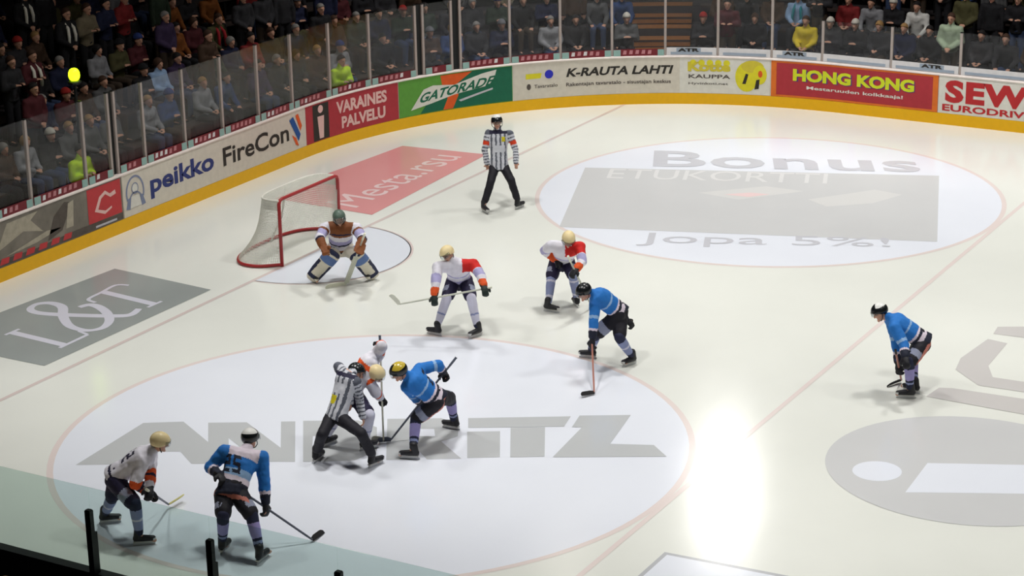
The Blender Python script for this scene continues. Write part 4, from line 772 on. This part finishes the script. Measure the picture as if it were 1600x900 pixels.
me = fuse('blocker_glove', [ring_loft([ha-d*.18+fr*.05, ha-d*.16+fr*.05, ha+d*.16+fr*.05, ha+d*.18+fr*.05], [sdv*.08, sdv*.105, sdv*.105, sdv*.08], [fr*.02, fr*.03, fr*.03, fr*.02], 12)]+hand(el.lerp(ha, .86), d, -fr, 1, .9, 1.2, .016)+[cap(el.lerp(ha, .5), el.lerp(ha, .95), .065, .055)], .014, 1); colour(me, (BRN,), np.zeros(len(me.polygons))); link('blocker_glove', me, tg)
el, ha = Jg['ea'], Jg['ha']; d = (ha-el).normalized()
me = fuse('catching_glove', hand(el.lerp(ha, .85), d, fr, -1, .45, 1.5, .02)+[ball(ha+d*.05+fr*.02, [d*.11, sdv*.10, fr*.04]), cap(el.lerp(ha, .5), el.lerp(ha, .95), .07, .06)], .014, 1); colour(me, (BRN,), np.zeros(len(me.polygons))); link('catching_glove', me, tg)
# sticks
make_stick('hockey_stick', 'pale hockey stick held low across the thighs of the player nearest the goal', JN['d1']['st'], STW, TPW, TPW)
make_stick('hockey_stick', 'grey hockey stick held down by the hunched player with red shoulders', JN['d2']['st'], STW, STW, TPW)
make_stick('hockey_stick', 'reddish upright hockey stick with a black blade under the central blue player', JN['bd']['st'], STR, STK, STK)
make_stick('goalkeeper_stick', 'wide white goalkeeper stick in front of the crouching goalkeeper', JN['go']['st'], STW, TPW, TPW, True)
make_stick('hockey_stick', 'white hockey stick standing steeply beside the half-hidden white centre', JN['wc']['st'], TPW, STW, STB)
make_stick('hockey_stick', 'grey hockey stick slanting beneath the crouching blue centre', JN['bc']['st'], STB, STB, STB)
make_stick('hockey_stick', 'hockey stick with a yellowish blade held by the lower-left white winger', JN['ww']['st'], STB, TPY, TPW)
make_stick('hockey_stick', 'grey black-bladed hockey stick reaching right from the blue winger at lower left', JN['bw']['st'], STB, STK, STK)
make_stick('hockey_stick', 'reddish hockey stick held by the lone blue player at the right', JN['br']['st'], STR, STK, STK)

# ------------------------------------------------------------ spectators
HAIRS = {'brown-haired': mat('hair_brown', (70, 48, 36), .8), 'dark-haired': mat('hair_dark', (30, 26, 26), .8), 'fair-haired': mat('hair_fair', (166, 130, 84), .8), 'grey-haired': mat('hair_grey', (140, 136, 132), .8)}
CAPS = {'black-hatted': mat('hat_black', (28, 28, 32), .9), 'red-hatted': mat('hat_red', (160, 40, 36), .9), 'blue-hatted': mat('hat_blue', (44, 62, 120), .9), 'white-hatted': mat('hat_white', (206, 200, 190), .9), 'grey-hatted': mat('hat_grey', (110, 110, 116), .9)}
COATS = {'black': (34, 33, 38), 'charcoal': (58, 57, 62), 'navy': (36, 42, 78), 'brown': (86, 62, 46), 'dark green': (50, 66, 50), 'maroon': (98, 36, 44), 'grey': (112, 112, 114), 'blue': (52, 84, 146), 'orange-brown': (160, 92, 34), 'beige': (152, 138, 112), 'purple': (72, 54, 92), 'red': (158, 44, 46), 'pale grey': (172, 172, 178), 'olive': (96, 92, 56), 'white': (220, 218, 214), 'yellow': (222, 196, 44), 'pale blue': (150, 178, 214), 'lime': (200, 240, 40), 'pale green': (168, 184, 158), 'teal': (40, 110, 116)}
COATM = {k: mat('coat_'+k.replace(' ', '_').replace('-', '_'), v if k in ('white', 'yellow', 'lime', 'pale green', 'pale blue') else tuple(c*.8 for c in v), .85, var=.12) for k, v in COATS.items()}
LEGM = {'jeans': mat('legs_jeans', (58, 72, 104), .85), 'black': mat('legs_black', (32, 32, 36), .85), 'brown': mat('legs_brown', (70, 58, 48), .85)}
SCARF = {'white': mat('scarf_white', (232, 228, 216), .85), 'red': mat('scarf_red', (176, 40, 50), .85), 'teal': mat('scarf_teal', (50, 140, 150), .85)}
def sit_pose(hx, hy, hz, lean):
    return dict(pel=(0, 0, .55), nek=(0, .02+lean, 1.07), hd=(0, .06+lean*1.3, 1.25), sa=(-.19, lean, 1.03), sb=(.19, lean, 1.03), ea=(-.25, .06+lean, .78), eb=(.25, .06+lean, .78), ha=(-hx, hy, hz), hb=(hx, hy, hz), ka=(-.12, .44, .53), kb=(.12, .44, .53), aa=(-.13, .42, .10), ab=(.13, .42, .10), ta=(-.14, .58, .04), tb=(.14, .58, .04))
def stand_pose(hx, hy, hz, lean):
    return dict(pel=(0, 0, .95), nek=(0, lean, 1.47), hd=(0, .04+lean*1.2, 1.65), sa=(-.2, lean, 1.42), sb=(.2, lean, 1.42), ea=(-.27, .03+lean, 1.16), eb=(.27, .03+lean, 1.16), ha=(-hx, hy, hz), hb=(hx, hy, hz), ka=(-.11, .02, .5), kb=(.11, .02, .5), aa=(-.12, 0, .10), ab=(.12, 0, .10), ta=(-.15, .15, .04), tb=(.15, .15, .04))
POSES = [('seated', sit_pose(.08, .33, .68, 0), 'short'), ('seated', sit_pose(.03, .26, .84, .05), 'hat'), ('seated', sit_pose(.16, .40, .63, .12), 'short'), ('seated', sit_pose(.05, .30, .74, -.02), 'long'), ('standing', stand_pose(.05, .2, 1.0, 0), 'short'), ('standing', stand_pose(.26, .04, .88, 0), 'hat'), ('standing', stand_pose(.12, .24, 1.22, .03), 'short')]
PROT = []
hold = Vector((0, 0, 0))
for pi_, (kind, J, hr) in enumerate(POSES):
    J = {k: Vector(v) for k, v in J.items()}; lat = Vector((1, 0, 0)); fwd = Vector((0, 1, 0)); parts = {}
    bme, (f, l, u), hp = body_mesh('spectator_body', J, (0, 1, -.12), lat, fwd, voxel=.021, hands='relaxed'); parts['body'] = bme
    pal = dict(mats=(COATM['black'],), torso=[(-1, 0)], sleeve=[(-1, 0)], yoke=None)
    parts['jacket'] = jersey_mesh('spectator_jacket', J, lat, fwd, pal, voxel=.026, slim=True, sleeve=1.2, bulk=1.08, folds=.014, seed=pi_)
    pc = [ball(J['pel']-Vector((0, 0, .0)), [Vector((.17, 0, 0)), Vector((0, .13, 0)), Vector((0, 0, .13))])]
    for s in 'ab': pc += [cap(hp[s], J['k'+s], .10, .078), cap(J['k'+s], J['a'+s], .076, .06)]
    me = fuse('spectator_trousers', pc, .028, 1, .006); colour(me, (LEGM['black'],), np.zeros(len(me.polygons))); parts['trousers'] = me
    for i_, s in enumerate('ab'):
        a, b = J['a'+s], J['t'+s]; me = fuse('spectator_shoe', [cap(a-Vector((0, .02, .04)), Vector((b.x, b.y, .045)), .045, .042)], .02, 1); colour(me, (LEGM['black'],), np.zeros(len(me.polygons))); parts['shoe'+'  '[:i_]] = me
    hc = J['hd']+u*.025-f*.008
    if hr == 'long': me = dome('hair', hc, f, l, u, (.118, .094, .118), rim(30, -52, -70), n=20, m=6, th=.015, mats=(HAIRS['dark-haired'],))
    elif hr == 'hat': me = dome('hat', hc+u*.008, f, l, u, (.122, .1, .128), rim(16, -2, -12), n=20, m=6, th=.015, mats=(CAPS['black-hatted'],))
    else: me = dome('hair', hc, f, l, u, (.112, .09, .115), rim(34, -8, -36), n=20, m=6, th=.012, mats=(HAIRS['dark-haired'],))
    parts['hat' if hr == 'hat' else 'hair'] = me
    PROT.append((kind, hr, parts, J))
# a scarf hung round the neck, both ends down the chest
def scarf_mesh(J, m):
    mb = MB(); n = J['nek']; pts = [n+Vector(p) for p in ((-.10, .155, -.42), (-.10, .165, -.25), (-.085, .14, -.1), (-.06, .03, .0), (0, -.07, .03), (.06, .03, .0), (.085, .14, -.1), (.10, .165, -.25), (.10, .155, -.46))]
    mb.tube(pts, [.03, .036, .036, .036, .036, .036, .036, .036, .03], m, 8); return me_new('scarf', mb.V, mb.F, mb.m, mb.I, True)
SCM = {}
ROWLAB = {-1: 'at the boards', 0: 'in the front row', 1: 'in the second row', 2: 'in the third row', 3: 'in the fourth row', 4: 'in the fifth row', 5: 'in the sixth row', 6: 'in the seventh row', 7: 'in the eighth row', 8: 'in the ninth row', 9: 'in the tenth row', 10: 'in the eleventh row', 11: 'in the top row'}
cinv = cam.matrix_world.inverted()
def pix(p):
    q = cinv @ Vector(p); return (800+3379.6*q.x/-q.z, 450-3379.6*q.y/-q.z)
used = {}
NSP = 0
protos = {}
def add_spectator(pi_, loc, rz, coat, head, legs, label, scarf=None, group='spectators on the terrace'):
    """first of a pose is built, the others are copies of it and of each of its parts"""
    global NSP
    kind, hr, parts, J = PROT[pi_]; NSP += 1
    if pi_ not in protos:
        t = thing('spectator', label, 'person', (0, 0, 0), group); ch = [link(nm.strip(), me, t) for nm, me in parts.items()]; protos[pi_] = (t, ch)
    else:
        src, sch = protos[pi_]; t = src.copy(); C.objects.link(t); ch = []
        for c in sch:
            d = c.copy(); C.objects.link(d); d.parent = t; ch.append(d)
        t['label'] = label; t['group'] = group
    t.location = loc; t.rotation_euler = (0, 0, rz)
    for c in ch:
        nm = c.name.split('.')[0]; m = {'jacket': COATM.get(coat), 'trousers': LEGM.get(legs), 'hair': HAIRS.get(head), 'hat': CAPS.get(head)}.get(nm)
        if m: c.material_slots[0].link = 'OBJECT'; c.material_slots[0].material = m
    if scarf:
        key = (pi_, scarf)
        if key not in SCM: SCM[key] = scarf_mesh(J, SCARF[scarf])
        s = bpy.data.objects.new('scarf', SCM[key]); C.objects.link(s); s.parent = t
    return t
# picked-out people: (head x, head y in the photograph, pose, coat, head, legs, scarf, label)
SPEC = [((50, 4), 4, 'black', 'dark-haired', 'black', 'white', 'standing spectator with a long white scarf over a black coat, at the top left'),
 ((92, 22), 4, 'black', 'red-hatted', 'black', 'white', 'red-capped spectator with a white scarf hanging in a V over a dark coat'),
 ((38, 96), 6, 'maroon', 'brown-haired', 'black', 'white', 'spectator in maroon with a white scarf leaning over the left rail'),
 ((84, 132), 1, 'maroon', 'red-hatted', 'black', None, 'red-hatted spectator in maroon low beside the glowing lamp'),
 ((1262, 38), 0, 'yellow', 'brown-haired', 'black', None, 'seated spectator in a bright yellow jacket behind the far boards'),
 ((1258, 6), 0, 'pale blue', 'fair-haired', 'black', 'teal', 'spectator in a pale blue jacket right behind the yellow jacket'),
 ((1427, 51), 0, 'navy', 'fair-haired', 'black', None, 'fair-haired seated spectator in navy low behind the far boards'),
 ((1443, 20), 2, 'white', 'dark-haired', 'black', None, 'spectator in a white jacket with dark hair behind the far boards'),
 ((1478, 12), 4, 'pale green', 'brown-haired', 'brown', None, 'standing spectator in an open pale green jacket on the far side'),
 ((1516, 12), 4, 'olive', 'brown-haired', 'black', None, 'standing spectator in an olive coat beside the pale green jacket'),
 ((1550, 18), 5, 'black', 'grey-hatted', 'black', None, 'standing spectator in black right of the olive coat'),
 ((1566, 72), 2, 'charcoal', 'brown-haired', 'jeans', None, 'seated spectator in charcoal with pale jeans at the right end'),
 ((1300, 46), 1, 'charcoal', 'white-hatted', 'black', None, 'white-hatted spectator in charcoal right of the yellow jacket'),
 ((1328, 50), 1, 'black', 'white-hatted', 'black', None, 'white-hatted spectator in black further right of the yellow jacket'),
 ((326, 128), 0, 'pale grey', 'fair-haired', 'black', None, 'spectator in a pale grey jacket behind the end glass'),
 ((255, 118), 3, 'pale blue', 'brown-haired', 'black', None, 'long-haired spectator in pale blue behind the end glass'),
 ((355, 118), 2, 'blue', 'dark-haired', 'black', None, 'spectator in a blue jacket behind the end glass'),
 ((142, 172), 0, 'grey', 'fair-haired', 'black', None, 'spectator in a grey jacket low behind the left glass'),
 ((62, 232), 3, 'pale grey', 'fair-haired', 'jeans', None, 'long-haired spectator in pale grey at the far left behind the glass'),
 ((255, 18), 2, 'orange-brown', 'brown-haired', 'black', None, 'spectator in an orange-brown jacket near the top, left half'),
 ((292, 50), 0, 'orange-brown', 'dark-haired', 'black', None, 'spectator in an orange-brown jacket above the end glass'),
 ((345, 28), 2, 'olive', 'brown-haired', 'black', 'red', 'spectator in olive with a red scarf high above the end glass'),
 ((382, 60), 0, 'red', 'dark-haired', 'black', None, 'spectator in a red jacket just above the end glass')]
slots = []
for k in range(ROWS):
    s = 27.2+(k % 2)*.28
    while s < 61:
        o = ROW_O+k*ROW_D+.14; step = .60*R_/(R_+o) if (L1+AR+L2 < s < L1+2*AR+L2) else .60
        if not (48.15 < s < 49.5): slots.append((k, s, o))
        s += step
slots = [q for q in slots if (lambda a: -18 < a[0] < 1618 and -34 < a[1])(pix(Q(q[1], q[2]-.05, ROW_Z+q[0]*ROW_H+1.25)))]
taken = {}
for (hx, hy), pp, coat, head, legs, sc, lab in SPEC:
    zz = 1.66 if PROT[pp][0] == 'standing' else 1.26
    best = min((q for q in slots if q not in taken), key=lambda q: (lambda a: (a[0]-hx)**2+(a[1]-hy)**2)(pix(Q(q[1], q[2]-(.05 if zz < 1.5 else .3), ROW_Z+q[0]*ROW_H+zz))))
    taken[best] = (pp, coat, head, legs, sc, lab)
rng = random.Random(11)
cw = [('black', 24), ('charcoal', 16), ('navy', 13), ('brown', 9), ('dark green', 6), ('maroon', 7), ('grey', 6), ('blue', 3), ('orange-brown', 3), ('beige', 3), ('purple', 5), ('red', 3), ('pale grey', 2), ('olive', 4)]
coats = [c for c, n_ in cw for _ in range(n_)]
for q in slots:
    k, s, o = q; x, y, nx, ny = P(s); rz = math.atan2(-ny, -nx)-PI/2
    if q in taken: pp, coat, head, legs, sc, lab = taken[q]
    else:
        if rng.random() < .14 or NSP >= 288: continue
        sc = None
        for tr in range(60):
            pp = rng.choice([0, 0, 1, 1, 2, 2, 3, 3, 4, 5, 6]) if k > 0 or rng.random() < .2 else rng.choice([0, 1, 2, 3]); kind, hr = PROT[pp][0], PROT[pp][1]
            coat = rng.choice(coats); head = rng.choice(list(CAPS)) if hr == 'hat' else rng.choice(['brown-haired', 'dark-haired', 'dark-haired', 'fair-haired', 'grey-haired'])
            legs = rng.choice(['black', 'black', 'jeans', 'brown']); lab = '%s %s spectator in %s, %s behind the %s banner' % (kind, ('long-' if hr == 'long' else '')+head, coat, ROWLAB[k][3:], ban_of(s) if s < 61 else 'last')
            if lab not in used: break
        used[lab] = 1
    st_ = PROT[pp][0] == 'standing'; oo = o+.04-(.36 if st_ else 0)
    add_spectator(pp, tuple(Q(s, oo, ROW_Z+k*ROW_H)), rz, coat, head, legs, lab, sc)
# two stewards low behind the end glass, in the walkway
for s, o, pp, lab in ((41.35, .62, 6, 'steward in a lime safety vest crouched behind the glass above the maroon banner'), (33.05, .5, 6, 'steward in a lime safety vest at the glass above the red square')):
    x, y, nx, ny = P(s); add_spectator(pp, tuple(Q(s, o, -.35)) if False else tuple(Q(s, o, 0)), math.atan2(-ny, -nx)-PI/2, 'lime', 'dark-haired', 'black', lab, group='stewards behind the end glass')
# the fair head at the bottom left corner
add_spectator(0, (6.75, -15.35, .32), 0.05, 'black', 'fair-haired', 'black', 'fair-haired spectator whose head shows at the bottom left corner', group='spectator by the near boards')
print('spectators', NSP)
